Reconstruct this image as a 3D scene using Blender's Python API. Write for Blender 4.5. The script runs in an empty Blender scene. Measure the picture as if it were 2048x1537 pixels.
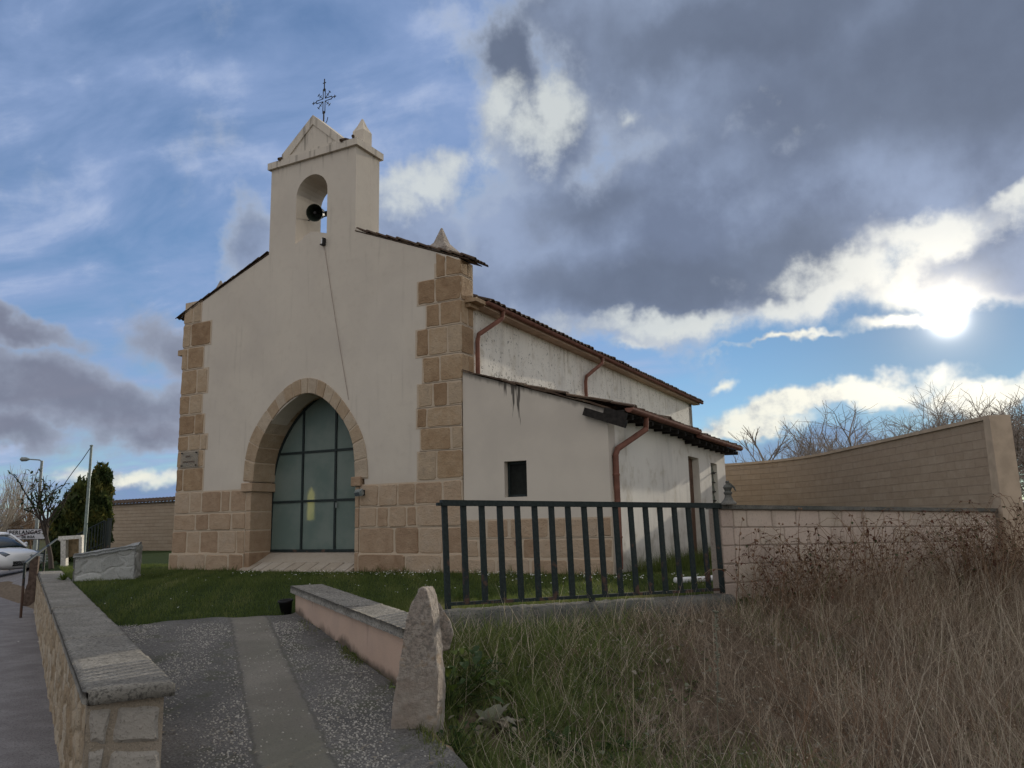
import bpy, math, random
import numpy as np
from mathutils import Vector, Matrix
from mathutils.geometry import tessellate_polygon

S = bpy.context.scene
COL = S.collection
R_ = math.radians
rng = random.Random(7)
nrg = np.random.default_rng(11)

# ------------------------------------------------------------------ camera
FPX, YAW, PITCH, ROLL = 1594.54, -0.48215, 0.17222, -0.02102
CAM = np.array([7.017, -11.531, 0.80])
_f = np.array([math.sin(YAW)*math.cos(PITCH), math.cos(YAW)*math.cos(PITCH), math.sin(PITCH)])
_r0 = np.array([math.cos(YAW), -math.sin(YAW), 0.0]); _u0 = np.cross(_r0, _f)
_r = _r0*math.cos(ROLL)+_u0*math.sin(ROLL); _u = -_r0*math.sin(ROLL)+_u0*math.cos(ROLL)
F0 = np.array([math.sin(YAW), math.cos(YAW)]); R0 = np.array([math.cos(YAW), -math.sin(YAW)])

def ray(x, y): return _f+_r*(x-1024)/FPX-_u*(y-768.5)/FPX
def at(x, y, D): return CAM+ray(x, y)*D                      # survey point of the photograph at depth D (m)
def gp(x, y, z):
    d = ray(x, y); return CAM+d*(z-CAM[2])/d[2]              # ... on the level z
def fx(x, y, yy=0.0):
    d = ray(x, y); p = CAM+d*(yy-CAM[1])/d[1]; return (p[0], p[2])   # ... on the plane of the facade
def azel(x, y):
    d = ray(x, y); d = d/np.linalg.norm(d)
    return math.degrees(math.atan2(d[0], d[1])), math.degrees(math.asin(d[2]))
def plan(l, d): return CAM[:2]+R0*l+F0*d
def ld(p): v = np.asarray(p)[:2]-CAM[:2]; return float(v@R0), float(v@F0)

cd = bpy.data.cameras.new('camera'); cam = bpy.data.objects.new('camera', cd); COL.objects.link(cam)
cd.sensor_width = 36; cd.lens = FPX/2048*36; cd.clip_start = .05; cd.clip_end = 20000
M = Matrix.Identity(4)
for i in range(3):
    M[i][0] = _r[i]; M[i][1] = _u[i]; M[i][2] = -_f[i]; M[i][3] = CAM[i]
cam.matrix_world = M
S.camera = cam

# ------------------------------------------------------------------ mesh builder
def sstep(a, b, x):
    t = np.clip((np.asarray(x, float)-a)/(b-a), 0, 1); return t*t*(3-2*t)

class MB:
    def __init__(s): s.v = []; s.f = []; s.t = []; s.tone = .5
    def add(s, vs, fs, tone=None):
        n = len(s.v); s.v += [tuple(map(float, p)) for p in vs]
        s.f += [tuple(i+n for i in f) for f in fs]
        s.t += [s.tone if tone is None else tone]*len(fs)
    def box(s, c, size, rz=0, tone=None, mat=None):
        x, y, z = [q/2 for q in size]
        p = [Vector((a*x, b*y, d*z)) for d in (-1, 1) for a, b in ((-1, -1), (1, -1), (1, 1), (-1, 1))]
        m = mat if mat is not None else Matrix.Rotation(rz, 3, 'Z')
        p = [m@q+Vector(c) for q in p]
        s.add(p, [(3, 2, 1, 0), (4, 5, 6, 7), (0, 1, 5, 4), (1, 2, 6, 5), (2, 3, 7, 6), (3, 0, 4, 7)], tone)
    def bbox(s, x0, x1, y0, y1, z0, z1, tone=None): s.box(((x0+x1)/2, (y0+y1)/2, (z0+z1)/2), (x1-x0, y1-y0, z1-z0), 0, tone)
    def bar(s, a, b, w, h=None, tone=None, up=(0, 0, 1)):
        a, b = Vector(a), Vector(b); d = (b-a); L = d.length; d.normalize()
        u = Vector(up); x = d.cross(u)
        if x.length < 1e-4: x = d.cross(Vector((1, 0, 0)))
        x.normalize(); zz = x.cross(d)
        m = Matrix((x, d, zz)).transposed()
        s.box((a+b)/2, (w, L, h or w), tone=tone, mat=m)
    def tube(s, pts, rad, n=6, tone=None, cap=True):
        pts = [Vector(p) for p in pts]
        if not isinstance(rad, (list, tuple)): rad = [rad]*len(pts)
        vs = []; fs = []; up = None
        for i, p in enumerate(pts):
            d = (pts[min(i+1, len(pts)-1)]-pts[max(i-1, 0)])
            if d.length < 1e-9: d = Vector((0, 0, 1))
            d.normalize()
            if up is None:
                up = d.cross(Vector((0, 0, 1)) if abs(d.z) < .9 else Vector((1, 0, 0)))
            x = (up-d*up.dot(d))
            if x.length < 1e-6: x = d.orthogonal()
            x.normalize(); up = x; y = d.cross(x)
            for k in range(n):
                a = 2*math.pi*k/n; vs.append(p+(x*math.cos(a)+y*math.sin(a))*rad[i])
        for i in range(len(pts)-1):
            for k in range(n):
                fs.append((i*n+k, i*n+(k+1) % n, (i+1)*n+(k+1) % n, (i+1)*n+k))
        if cap: fs += [tuple(range(n-1, -1, -1)), tuple((len(pts)-1)*n+k for k in range(n))]
        s.add(vs, fs, tone)
    def lathe(s, prof, n=24, mat=None, tone=None):
        vs = []; fs = []
        for r, z in prof:
            for k in range(n):
                a = 2*math.pi*k/n; p = Vector((r*math.cos(a), r*math.sin(a), z)); vs.append(mat@p if mat is not None else p)
        for i in range(len(prof)-1):
            for k in range(n): fs.append((i*n+k, i*n+(k+1) % n, (i+1)*n+(k+1) % n, (i+1)*n+k))
        s.add(vs, fs, tone)
    def plate(s, outer, holes, y0, y1, tone=None, faces=True):
        """upright plate in the X-Z plane with holes, front y0, back y1"""
        loops = [outer]+holes
        tri = tessellate_polygon([[Vector((p[0], p[1], 0)) for p in l] for l in loops])
        flat = [p for l in loops for p in l]; n = len(flat)
        vs = [(p[0], y0, p[1]) for p in flat]+[(p[0], y1, p[1]) for p in flat]
        fs = []
        for t in tri:
            a, b, c = [flat[i] for i in t]
            ar = (b[0]-a[0])*(c[1]-a[1])-(b[1]-a[1])*(c[0]-a[0])
            t = tuple(t) if ar > 0 else tuple(reversed(t))
            fs.append(t); fs.append(tuple(i+n for i in reversed(t)))
        k = 0
        for l in loops:
            for i in range(len(l)): j = (i+1) % len(l); fs.append((k+i, k+j, k+j+n, k+i+n))
            k += len(l)
        s.add(vs, fs, tone)
    def stone(s, o, ux, uz, nn, quad, back=.05, h=.012, b=.014, tone=None, jit=.012):
        """one dressed block: quad of (u,v) corners in the plane o,ux,uz facing nn; cushion front, sides going back"""
        o, ux, uz, nn = map(Vector, (o, ux, uz, nn))
        q = [(u+rng.uniform(-jit, jit), v+rng.uniform(-jit, jit)) for u, v in quad]
        # round the outline a little: points between the corners
        ring = []
        for i in range(4):
            a = q[i]; c = q[(i+1) % 4]
            for t in (.06, .35, .65, .94):
                j = jit*.6 if .2 < t < .8 else 0
                ring.append((a[0]+(c[0]-a[0])*t+rng.uniform(-j, j), a[1]+(c[1]-a[1])*t+rng.uniform(-j, j)))
        cx = sum(p[0] for p in ring)/16; cy = sum(p[1] for p in ring)/16
        def sh(p, d):
            vx, vy = p[0]-cx, p[1]-cy; L = math.hypot(vx, vy) or 1
            return (p[0]-vx/L*d, p[1]-vy/L*d)
        rows = [[o+ux*p[0]+uz*p[1]-nn*back for p in ring], [o+ux*p[0]+uz*p[1] for p in ring],
                [o+ux*sh(p, b)[0]+uz*sh(p, b)[1]+nn*h for p in ring]]
        vs = [p for r in rows for p in r]; fs = []
        for r in range(2):
            for k in range(16): fs.append((r*16+k, r*16+(k+1) % 16, (r+1)*16+(k+1) % 16, (r+1)*16+k))
        vs.append(o+ux*cx+uz*cy+nn*(h+rng.uniform(-.002, .006)))
        for k in range(16): fs.append((32+k, 32+(k+1) % 16, 48))
        s.add(vs, fs, rng.random() if tone is None else tone)
    def build(s, name, mat, parent=None, smooth=False, **kw):
        me = bpy.data.meshes.new(name); me.from_pydata(s.v, [], s.f); me.update()
        a = me.attributes.new('tone', 'FLOAT', 'FACE'); a.data.foreach_set('value', np.array(s.t, np.float32))
        if smooth: me.polygons.foreach_set('use_smooth', np.ones(len(me.polygons), bool))
        return link(name, me, mat, parent, **kw)

def link(name, me, mat, parent=None, **kw):
    o = bpy.data.objects.new(name, me); COL.objects.link(o)
    if mat is not None: me.materials.append(mat)
    if parent is not None:
        o.parent = parent; o.matrix_parent_inverse = Matrix.Translation(Vector(parent.location)).inverted()
    return tag(o, **kw)
def tag(o, label=None, cat=None, group=None, kind=None):
    for k, v in (('label', label), ('category', cat), ('group', group), ('kind', kind)):
        if v: o[k] = v
    return o
def thing(name, loc, label, cat, group=None):
    o = bpy.data.objects.new(name, None); COL.objects.link(o); o.location = tuple(map(float, loc)); o.empty_display_size = .2
    return tag(o, label, cat, group)
def copy_tree(o, loc, rz=0, scale=1, label=None, parent=None):
    c = o.copy(); COL.objects.link(c); c.parent = parent
    if parent is None:
        c.location = tuple(map(float, loc)); c.rotation_euler = (0, 0, rz); c.scale = (scale,)*3
        if label: c['label'] = label
    for ch in list(o.children): copy_tree(ch, None, parent=c)
    return c
def npmesh(name, V, Fq, mat, tones=None, attrs=None, smooth=False, parent=None, **kw):
    """mesh from numpy arrays (quads or triangles); tones = one value per vertex"""
    me = bpy.data.meshes.new(name); nv, nf, k = len(V), len(Fq), Fq.shape[1]
    me.vertices.add(nv); me.vertices.foreach_set('co', V.astype(np.float32).ravel())
    me.loops.add(nf*k); me.loops.foreach_set('vertex_index', Fq.astype(np.int32).ravel())
    me.polygons.add(nf); me.polygons.foreach_set('loop_start', np.arange(0, nf*k, k, dtype=np.int32))
    me.update(calc_edges=True)
    if tones is not None: attrs = dict(attrs or {}, tone=tones)
    for n, val in (attrs or {}).items():
        a = me.attributes.new(n, 'FLOAT', 'POINT'); a.data.foreach_set('value', np.asarray(val, np.float32))
    if smooth: me.polygons.foreach_set('use_smooth', np.ones(nf, bool))
    me.validate()
    return link(name, me, mat, parent, **kw)
def gridfaces(nu, nv):
    i = np.arange(nu-1)[:, None]; j = np.arange(nv-1)[None, :]
    a = (i*nv+j).ravel(); return np.stack([a, a+nv, a+nv+1, a+1], 1)

# ------------------------------------------------------------------ materials
class NT:
    def __init__(s, nt): s.nt = nt
    def n(s, t, **k):
        nd = s.nt.nodes.new('ShaderNode'+t)
        for a, v in k.items():
            if a.startswith('i_'):
                key = a[2:]; sk = nd.inputs[int(key)] if key.isdigit() else nd.inputs[key.replace('_', ' ')]
                s.set(sk, v)
            else: setattr(nd, a, v)
        return nd
    def set(s, sk, v):
        if isinstance(v, bpy.types.NodeSocket): s.nt.links.new(v, sk)
        elif isinstance(v, (tuple, list)) and sk.type == 'RGBA': sk.default_value = tuple(v)[:3]+(1,)
        else: sk.default_value = v
    def math(s, op, a, b=0.0, c=None, clamp=False):
        nd = s.n('Math', operation=op); nd.use_clamp = clamp
        s.set(nd.inputs[0], a); s.set(nd.inputs[1], b)
        if c is not None: s.set(nd.inputs[2], c)
        return nd.outputs[0]
    def ss(s, v, lo, hi, a=0.0, b=1.0):
        nd = s.n('MapRange', interpolation_type='SMOOTHSTEP'); s.set(nd.inputs[0], v)
        for i, q in zip((1, 2, 3, 4), (lo, hi, a, b)): s.set(nd.inputs[i], q)
        return nd.outputs[0]
    def mix(s, f, a, b, mode='MIX'):
        nd = s.n('Mix', data_type='RGBA', blend_type=mode); s.set(nd.inputs[0], f); s.set(nd.inputs[6], a); s.set(nd.inputs[7], b)
        return nd.outputs[2]
    def noise(s, scale, detail=4, vec=None, rough=.55, dist=0.0):
        nd = s.n('TexNoise'); nd.inputs['Scale'].default_value = scale; nd.inputs['Detail'].default_value = detail
        nd.inputs['Roughness'].default_value = rough; nd.inputs['Distortion'].default_value = dist
        if vec is not None: s.nt.links.new(vec, nd.inputs['Vector'])
        return nd.outputs[0]
    def vor(s, scale, vec=None, feature='F1', out=0, rnd=1.0):
        nd = s.n('TexVoronoi', feature=feature); nd.inputs['Scale'].default_value = scale
        if 'Randomness' in nd.inputs: nd.inputs['Randomness'].default_value = rnd
        if vec is not None: s.nt.links.new(vec, nd.inputs['Vector'])
        return nd.outputs[out]
    def ramp(s, f, stops):
        nd = s.n('ValToRGB'); s.set(nd.inputs[0], f); e = nd.color_ramp.elements
        while len(e) < len(stops): e.new(.5)
        for q, (p, c) in zip(e, stops): q.position = p; q.color = tuple(c)+(1,)
        return nd.outputs[0]
    def pos(s, sc=(1, 1, 1)):
        g = s.n('NewGeometry').outputs['Position']
        if sc == (1, 1, 1): return g
        m = s.n('VectorMath', operation='MULTIPLY'); s.nt.links.new(g, m.inputs[0]); m.inputs[1].default_value = sc
        return m.outputs[0]
    def attr(s, name): return s.n('Attribute', attribute_name=name).outputs['Fac']
    def xyz(s, v):
        nd = s.n('SeparateXYZ'); s.nt.links.new(v, nd.inputs[0]); return nd.outputs

def material(name, fn, rough=.9, spec=.25):
    m = bpy.data.materials.new(name); m.use_nodes = True; nt = m.node_tree
    b = nt.nodes['Principled BSDF']; b.inputs['Roughness'].default_value = rough
    b.inputs['Specular IOR Level'].default_value = spec
    t = NT(nt); r = fn(t, b)
    if isinstance(r, dict):
        if 'col' in r: t.set(b.inputs['Base Color'], r['col'])
        if 'rough' in r: t.set(b.inputs['Roughness'], r['rough'])
        if 'h' in r:
            bp = t.n('Bump'); bp.inputs['Strength'].default_value = r.get('bs', .5); bp.inputs['Distance'].default_value = r.get('bd', .01)
            t.set(bp.inputs['Height'], r['h']); nt.links.new(bp.outputs[0], b.inputs['Normal'])
    return m

def f_plaster(t, b):
    p = t.pos(); n1 = t.noise(.9, 5, p); n2 = t.noise(60, 3, p); n3 = t.noise(7, 4, p)
    c = t.mix(t.ss(n1, .35, .68), (.615, .555, .475), (.55, .495, .43))
    c = t.mix(t.math('MULTIPLY', t.ss(n3, .48, .8), .30), c, (.46, .40, .335)); c = t.mix(t.math('MULTIPLY', t.ss(t.noise(.45, 3, p, .4), .50, .56), .22), c, (.70, .64, .555))
    st = t.noise(1.0, 5, t.pos((7, 7, .55)), .6)                      # rain streaks below ledges
    c = t.mix(t.math('MULTIPLY', t.ss(st, .56, .78), .38), c, (.34, .30, .255))
    z = t.xyz(p)[2]; dirt = t.ss(t.math('ADD', z, t.math('MULTIPLY', n1, .8)), 2.15, 1.75); c = t.mix(t.math('MULTIPLY', dirt, .35), c, (.40, .33, .27))
    hi = t.math('MULTIPLY', t.math('MULTIPLY', t.ss(t.noise(1, 3, t.pos((10, 10, 1.2))), .52, .72), t.ss(z, 7.7, 8.3)), .6); c = t.mix(hi, c, (.13, .115, .095))
    return dict(col=c, h=t.math('ADD', n2, t.math('MULTIPLY', n3, 1.2)), bs=.35, bd=.006)
M_PLASTER = material('cream_plaster', f_plaster, .92)

def f_stucco(t, b):       # annex front: same cream render with dark water stains under the coping
    p = t.pos(); n1 = t.noise(1.1, 5, p); n2 = t.noise(70, 3, p); x, y, z = t.xyz(p)
    c = t.mix(t.ss(n1, .35, .68), (.61, .55, .475), (.55, .495, .43))
    n4 = t.noise(1, 3, t.pos((13, 13, .9)), .55)
    top = t.math('SUBTRACT', t.math('SUBTRACT', 3.4, t.math('MULTIPLY', x, .332)), z)     # distance under the sloping coping
    near = t.math('SUBTRACT', 1.0, t.math('ABSOLUTE', t.math('MULTIPLY', t.math('SUBTRACT', x, 1.02), 2.3)), clamp=True)
    reach = t.math('MULTIPLY', t.math('MULTIPLY', t.ss(n4, .42, .72), near), .85)
    m = t.math('MULTIPLY', t.ss(t.math('SUBTRACT', reach, top), -.04, .12), .85)
    c = t.mix(m, c, (.045, .04, .036))
    edge = t.math('MULTIPLY', t.ss(t.math('SUBTRACT', t.math('MULTIPLY', n4, .14), top), -.05, .04), .6)
    c = t.mix(edge, c, (.10, .09, .075))
    return dict(col=c, h=n2, bs=.3, bd=.005)
M_STUCCO = material('annex_render', f_stucco, .92)

def f_limewash(t, b):     # old white nave and annex sides with mould specks and grey weathering
    p = t.pos(); x, y, z = t.xyz(p); n1 = t.noise(.8, 6, p); n2 = t.noise(17, 6, p, .78); n5 = t.noise(3.2, 6, p, .6)
    c = t.mix(t.ss(n1, .32, .7), (.84, .80, .72), (.74, .70, .63))
    c = t.mix(t.math('MULTIPLY', t.ss(n5, .52, .72), .55), c, (.50, .44, .33))
    hi = t.ss(z, 3.15, 4.2, 1.0, .25)                                      # specks thicken towards the annex roof
    isnave = t.ss(z, 3.0, 3.15)
    sp = t.math('MULTIPLY', t.ss(n2, t.math('ADD', .505, t.math('MULTIPLY', t.ss(z, 3.2, 4.1), .075)), .62), t.math('MULTIPLY', t.ss(t.noise(1.7, 3, p), .34, .50), isnave))
    c = t.mix(t.math('MULTIPLY', sp, .9), c, (.06, .052, .04))
    drip = t.math('MULTIPLY', t.ss(t.noise(1, 4, t.pos((9, 9, .8)), .6), .52, .75), t.math('MULTIPLY', t.ss(z, 3.6, 4.5), .55))
    c = t.mix(drip, c, (.26, .19, .11))
    foot = t.math('MULTIPLY', t.ss(t.math('ADD', z, t.math('MULTIPLY', n5, -.9)), .1, -.45), .6)
    c = t.mix(foot, c, (.28, .25, .2))
    dl = t.math('MULTIPLY', t.ss(t.noise(1, 4, t.pos((5, 5, .6)), .6), .5, .8), .35)
    c = t.mix(dl, c, (.40, .38, .35))
    return dict(col=c, h=t.math('ADD', t.noise(45, 4, p), t.math('MULTIPLY', n5, 2)), bs=.5, bd=.008)
M_LIME = material('old_limewash', f_limewash, .93)

def stone_fn(stops, pit=.55, bigs=False):
    def fn(t, b):
        p = t.pos(); tn = t.attr('tone') if not bigs else .5; n1 = t.noise(5, 6, p, .6); n2 = t.noise(38, 5, p, .65); n3 = t.noise(1.3, 3, p)
        f = t.math('ADD', t.math('MULTIPLY', tn, .72), t.math('MULTIPLY', t.math('SUBTRACT', n1, .5), .9))
        f = t.math('ADD', f, t.math('MULTIPLY', t.math('SUBTRACT', n3, .5), .35))
        c = t.ramp(t.math('ADD', f, .12), stops)
        c = t.mix(t.math('MULTIPLY', t.ss(n2, .56, .70), .35), c, (.10, .075, .055))
        v = t.vor(34, p); holes = t.math('MULTIPLY', t.ss(v, .16, .05), t.ss(n1, .52, .62))
        c = t.mix(t.math('MULTIPLY', holes, pit), c, (.045, .035, .03))
        h = t.math('SUBTRACT', t.math('ADD', t.math('MULTIPLY', n2, .7), t.math('MULTIPLY', n1, 1.6)), t.math('MULTIPLY', holes, 1.2))
        return dict(col=c, h=h, bs=.9, bd=.024)
    return fn
M_ASHLAR = material('brown_sandstone', stone_fn([(.0, (.26, .165, .095)), (.3, (.365, .25, .152)), (.5, (.43, .31, .20)), (.72, (.47, .36, .25)), (1, (.39, .305, .22))]))
M_PLINTH = material('pinkish_sandstone', stone_fn([(.0, (.29, .19, .12)), (.35, (.39, .275, .185)), (.65, (.45, .335, .235)), (1, (.47, .37, .28))]))
M_ARCH = material('grey_brown_limestone', stone_fn([(.0, (.32, .225, .145)), (.4, (.42, .32, .22)), (.7, (.47, .385, .29)), (1, (.39, .31, .235))], .8))
M_SILL = material('pale_threshold_stone', stone_fn([(0, (.34, .28, .22)), (.5, (.42, .36, .29)), (1, (.47, .42, .36))], .2))
def f_bound(t, b):
    p = t.pos(); n1 = t.noise(6, 6, p, .65); n2 = t.noise(34, 6, p, .75); n3 = t.noise(110, 3, p, .7); z = t.xyz(p)[2]
    c = t.mix(t.ss(n1, .35, .65), (.38, .315, .265), (.47, .42, .37))
    up = t.ss(z, -.45, .05, .15, 1.0)
    c = t.mix(t.math('MULTIPLY', t.ss(n2, .44, .58), t.math('MULTIPLY', up, .7)), c, (.17, .155, .14))
    c = t.mix(t.math('MULTIPLY', t.ss(n3, .54, .66), .6), c, (.40, .36, .33)); c = t.mix(t.math('MULTIPLY', t.ss(n1, .56, .66), .5), c, (.42, .29, .18))
    return dict(col=c, h=t.math('ADD', n2, t.math('MULTIPLY', n3, .6)), bs=.9, bd=.02)
M_BOUND = material('lichened_granite', f_bound, .95)
def f_mortar(t, b):
    p = t.pos(); n = t.noise(30, 4, p); c = t.mix(n, (.47, .375, .275), (.56, .46, .355))
    return dict(col=c, h=n, bs=.6, bd=.01)
M_MORTAR = material('pale_mortar', f_mortar, .95)

def f_tile(t, b):
    p = t.pos(); n = t.noise(4, 5, p); n2 = t.noise(30, 5, p, .7)
    c = t.mix(t.ss(n, .35, .65), (.075, .045, .032), (.11, .075, .05)); c = t.mix(t.ss(n2, .5, .66), c, (.065, .06, .048))
    c = t.mix(t.math('MULTIPLY', t.ss(t.noise(11, 4, p), .60, .7), .7), c, (.20, .18, .13))
    return dict(col=c, h=n2, bs=.6, bd=.01)
M_TILE = material('lichened_roof_tile', f_tile, .95)
def flat(c, var=.25, sc=12, bs=.2):
    def fn(t, b):
        p = t.pos(); n = t.noise(sc, 5, p)
        d = tuple(q*(1-var) for q in c); e = tuple(min(1, q*(1+var)) for q in c)
        return dict(col=t.mix(t.ss(n, .3, .7), d, e), h=t.noise(sc*6, 3, p), bs=bs, bd=.004)
    return fn
M_GUTTER = material('brown_painted_gutter', flat((.20, .095, .07), .2, 6), .8, .12)
M_BEAM = material('black_stained_timber', flat((.022, .019, .017), .4, 20), .8)
M_DARK = material('dark_interior', flat((.012, .014, .012), .3), .8)
M_IRON = material('black_iron', flat((.018, .017, .018), .3), .6, .4)
M_BELL = material('dark_green_bronze', flat((.022, .030, .022), .4, 20), .55, .5)
M_WOOD = material('brown_door_wood', flat((.13, .075, .05), .3, 8), .7)
M_WHITEPL = material('white_plastic', flat((.75, .75, .74), .08), .5, .5)
M_GREYMET = material('grey_galvanised_metal', flat((.22, .25, .25), .15), .5, .5)
M_LAMPGLASS = material('lamp_glass', flat((.10, .12, .14), .2), .2, .6)
M_BLACK = material('black_rubber', flat((.015, .015, .016), .3), .7)
def f_louv(t, b): return dict(col=t.mix(t.noise(9, 4, t.pos()), (.12, .135, .105), (.19, .2, .16)))
M_LOUVRE = material('grey_green_slat', f_louv, .7)
def f_rail(t, b):
    p = t.pos(); n = t.noise(7, 6, p, .65); n2 = t.noise(40, 4, p)
    z = t.xyz(p)[2]
    rust = t.ss(t.math('ADD', n, t.math('MULTIPLY', t.math('SUBTRACT', .35, z), .20)), .575, .66)
    c = t.mix(t.ss(n2, .4, .65), (.013, .021, .021), (.022, .032, .032)); c = t.mix(t.math('MULTIPLY', rust, .8), c, (.10, .055, .038))
    return dict(col=c, h=t.math('ADD', n2, rust), bs=.3, bd=.004)
M_RAIL = material('dark_green_paint', f_rail, .55, .25)
def f_conc(base, dark, light):
    def fn(t, b):
        p = t.pos(); n = t.noise(3, 6, p, .6); n2 = t.noise(55, 4, p, .7); n3 = t.noise(130, 2, p)
        c = t.mix(t.ss(n, .35, .7), base, light); c = t.mix(t.math('MULTIPLY', t.ss(n2, .52, .64), .75), c, dark)
        c = t.mix(t.math('MULTIPLY', t.ss(n3, .60, .68), .5), c, tuple(min(1, q*1.5) for q in light))
        return dict(col=c, h=t.math('ADD', t.math('MULTIPLY', n2, 1.0), t.math('MULTIPLY', n3, .5)), bs=.9, bd=.012)
    return fn
def f_cap(t, b):
    p = t.pos(); n = t.noise(2.6, 6, p, .65); n2 = t.noise(48, 6, p, .75); n3 = t.noise(15, 6, p, .7)
    c = t.mix(t.ss(n, .35, .68), (.25, .235, .205), (.36, .34, .30)); c = t.mix(t.math('MULTIPLY', t.ss(n2, .48, .60), .8), c, (.085, .08, .072))
    c = t.mix(t.math('MULTIPLY', t.ss(n3, .55, .66), .55), c, (.13, .125, .11)); c = t.mix(t.math('MULTIPLY', t.ss(t.noise(23, 5, p, .7), .60, .68), .7), c, (.46, .45, .40))
    return dict(col=c, h=t.math('ADD', n2, n3), bs=1.0, bd=.02)
M_COPING = material('weathered_coping', f_cap, .96)
M_KERB = material('mossy_kerb_concrete', f_conc((.10, .105, .095), (.03, .034, .03), (.20, .19, .17)), .95)
def f_pink(t, b):
    p = t.pos(); n = t.noise(2.2, 6, p, .6); n2 = t.noise(60, 3, p); x, y, z = t.xyz(p)
    c = t.mix(t.ss(n, .35, .65), (.55, .40, .31), (.49, .36, .285))
    st = t.noise(1, 4, t.pos((6, 6, .7)), .6)
    c = t.mix(t.math('MULTIPLY', t.ss(t.math('ADD', st, t.math('MULTIPLY', z, .5)), .56, .74), .7), c, (.15, .115, .09))
    foot = t.ss(t.math('ADD', t.attr('foot'), t.math('MULTIPLY', t.math('SUBTRACT', n, .5), .35)), .10, .01)
    c = t.mix(t.math('MULTIPLY', foot, .85), c, (.085, .068, .052))
    return dict(col=c, h=t.math('ADD', n2, n), bs=.4, bd=.008)
M_PINK = material('stained_pink_render', f_pink, .94)
def f_rubble(c1, c2, c3, mort):
    def fn(t, b):
        p = t.pos(); n = t.noise(9, 6, p, .65); n2 = t.noise(50, 4, p, .7); tn = t.attr('tone')
        c = t.ramp(t.math('ADD', tn, t.math('MULTIPLY', t.math('SUBTRACT', n, .5), .8)), [(0, c1), (.5, c2), (1, c3)])
        m = t.ss(t.math('ADD', t.attr('mortar'), t.math('MULTIPLY', t.math('SUBTRACT', n, .5), .6)), .35, .65)
        c = t.mix(m, c, mort); c = t.mix(t.math('MULTIPLY', t.ss(n2, .56, .68), .55), c, (.07, .058, .045))
        return dict(col=c, h=t.math('ADD', n2, t.math('MULTIPLY', n, 1.4)), bs=.8, bd=.02)
    return fn
M_RUBBLE = material('ochre_rubble', f_rubble((.29, .215, .135), (.42, .335, .235), (.46, .39, .30), (.44, .36, .265)), .95)
M_RUBEND = material('grey_rubble', f_rubble((.24, .22, .20), (.34, .315, .28), (.40, .365, .32), (.285, .255, .22)), .95)
M_BLOCKST = material('lichened_rubble', f_rubble((.36, .365, .35), (.45, .455, .44), (.52, .525, .51), (.43, .435, .42)), .95)
def f_block(t, b):
    p = t.pos(); n = t.noise(4, 6, p, .6); n2 = t.noise(45, 5, p, .7); tn = t.attr('tone')
    c = t.ramp(t.math('ADD', t.math('MULTIPLY', tn, .6), t.math('MULTIPLY', n, .5)), [(.2, (.48, .385, .325)), (.55, (.58, .475, .40)), (.9, (.54, .46, .375))])
    c = t.mix(t.math('MULTIPLY', t.ss(n2, .52, .7), .45), c, (.2, .155, .13)); c = t.mix(t.math('MULTIPLY', t.ss(t.noise(1, 5, t.pos((2.2, 2.2, .8)), .65), .45, .7), .55), c, (.28, .225, .18))
    return dict(col=c, h=t.math('ADD', n2, n), bs=.7, bd=.012)
M_BLOCK = material('pinkish_block', f_block, .94)
M_BLOCKMORT = material('block_mortar', f_conc((.34, .28, .235), (.22, .18, .15), (.40, .34, .29)), .95)
def f_splitwall(t, b):
    uv = t.n('UVMap').outputs[0]
    br = t.n('TexBrick'); t.nt.links.new(uv, br.inputs['Vector'])
    for k, v in (('Scale', 1.0), ('Mortar Size', .006), ('Mortar Smooth', .3), ('Brick Width', .55), ('Row Height', .135), ('Bias', 0.0)): br.inputs[k].default_value = v
    br.inputs['Color1'].default_value = (0, 0, 0, 1); br.inputs['Color2'].default_value = (1, 1, 1, 1); br.inputs['Mortar'].default_value = (.5, .5, .5, 1)
    p = t.pos(); n = t.noise(6, 6, p, .65); n2 = t.noise(40, 5, p, .7)
    c = t.ramp(t.math('ADD', t.math('MULTIPLY', br.outputs['Color'], .22), t.math('MULTIPLY', n, .78)), [(.2, (.35, .265, .19)), (.5, (.41, .32, .235)), (.8, (.46, .37, .28))])
    c = t.mix(t.math('MULTIPLY', br.outputs['Fac'], .4), c, (.27, .21, .16))
    return dict(col=c, h=t.math('SUBTRACT', t.math('ADD', n2, t.math('MULTIPLY', n, 1.5)), t.math('MULTIPLY', br.outputs['Fac'], 1.5)), bs=.8, bd=.02)
M_SPLIT = material('split_faced_block', f_splitwall, .95)
M_SMOOTHCAP = material('smooth_sand_render', flat((.47, .375, .28), .12, 5), .9)

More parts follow.
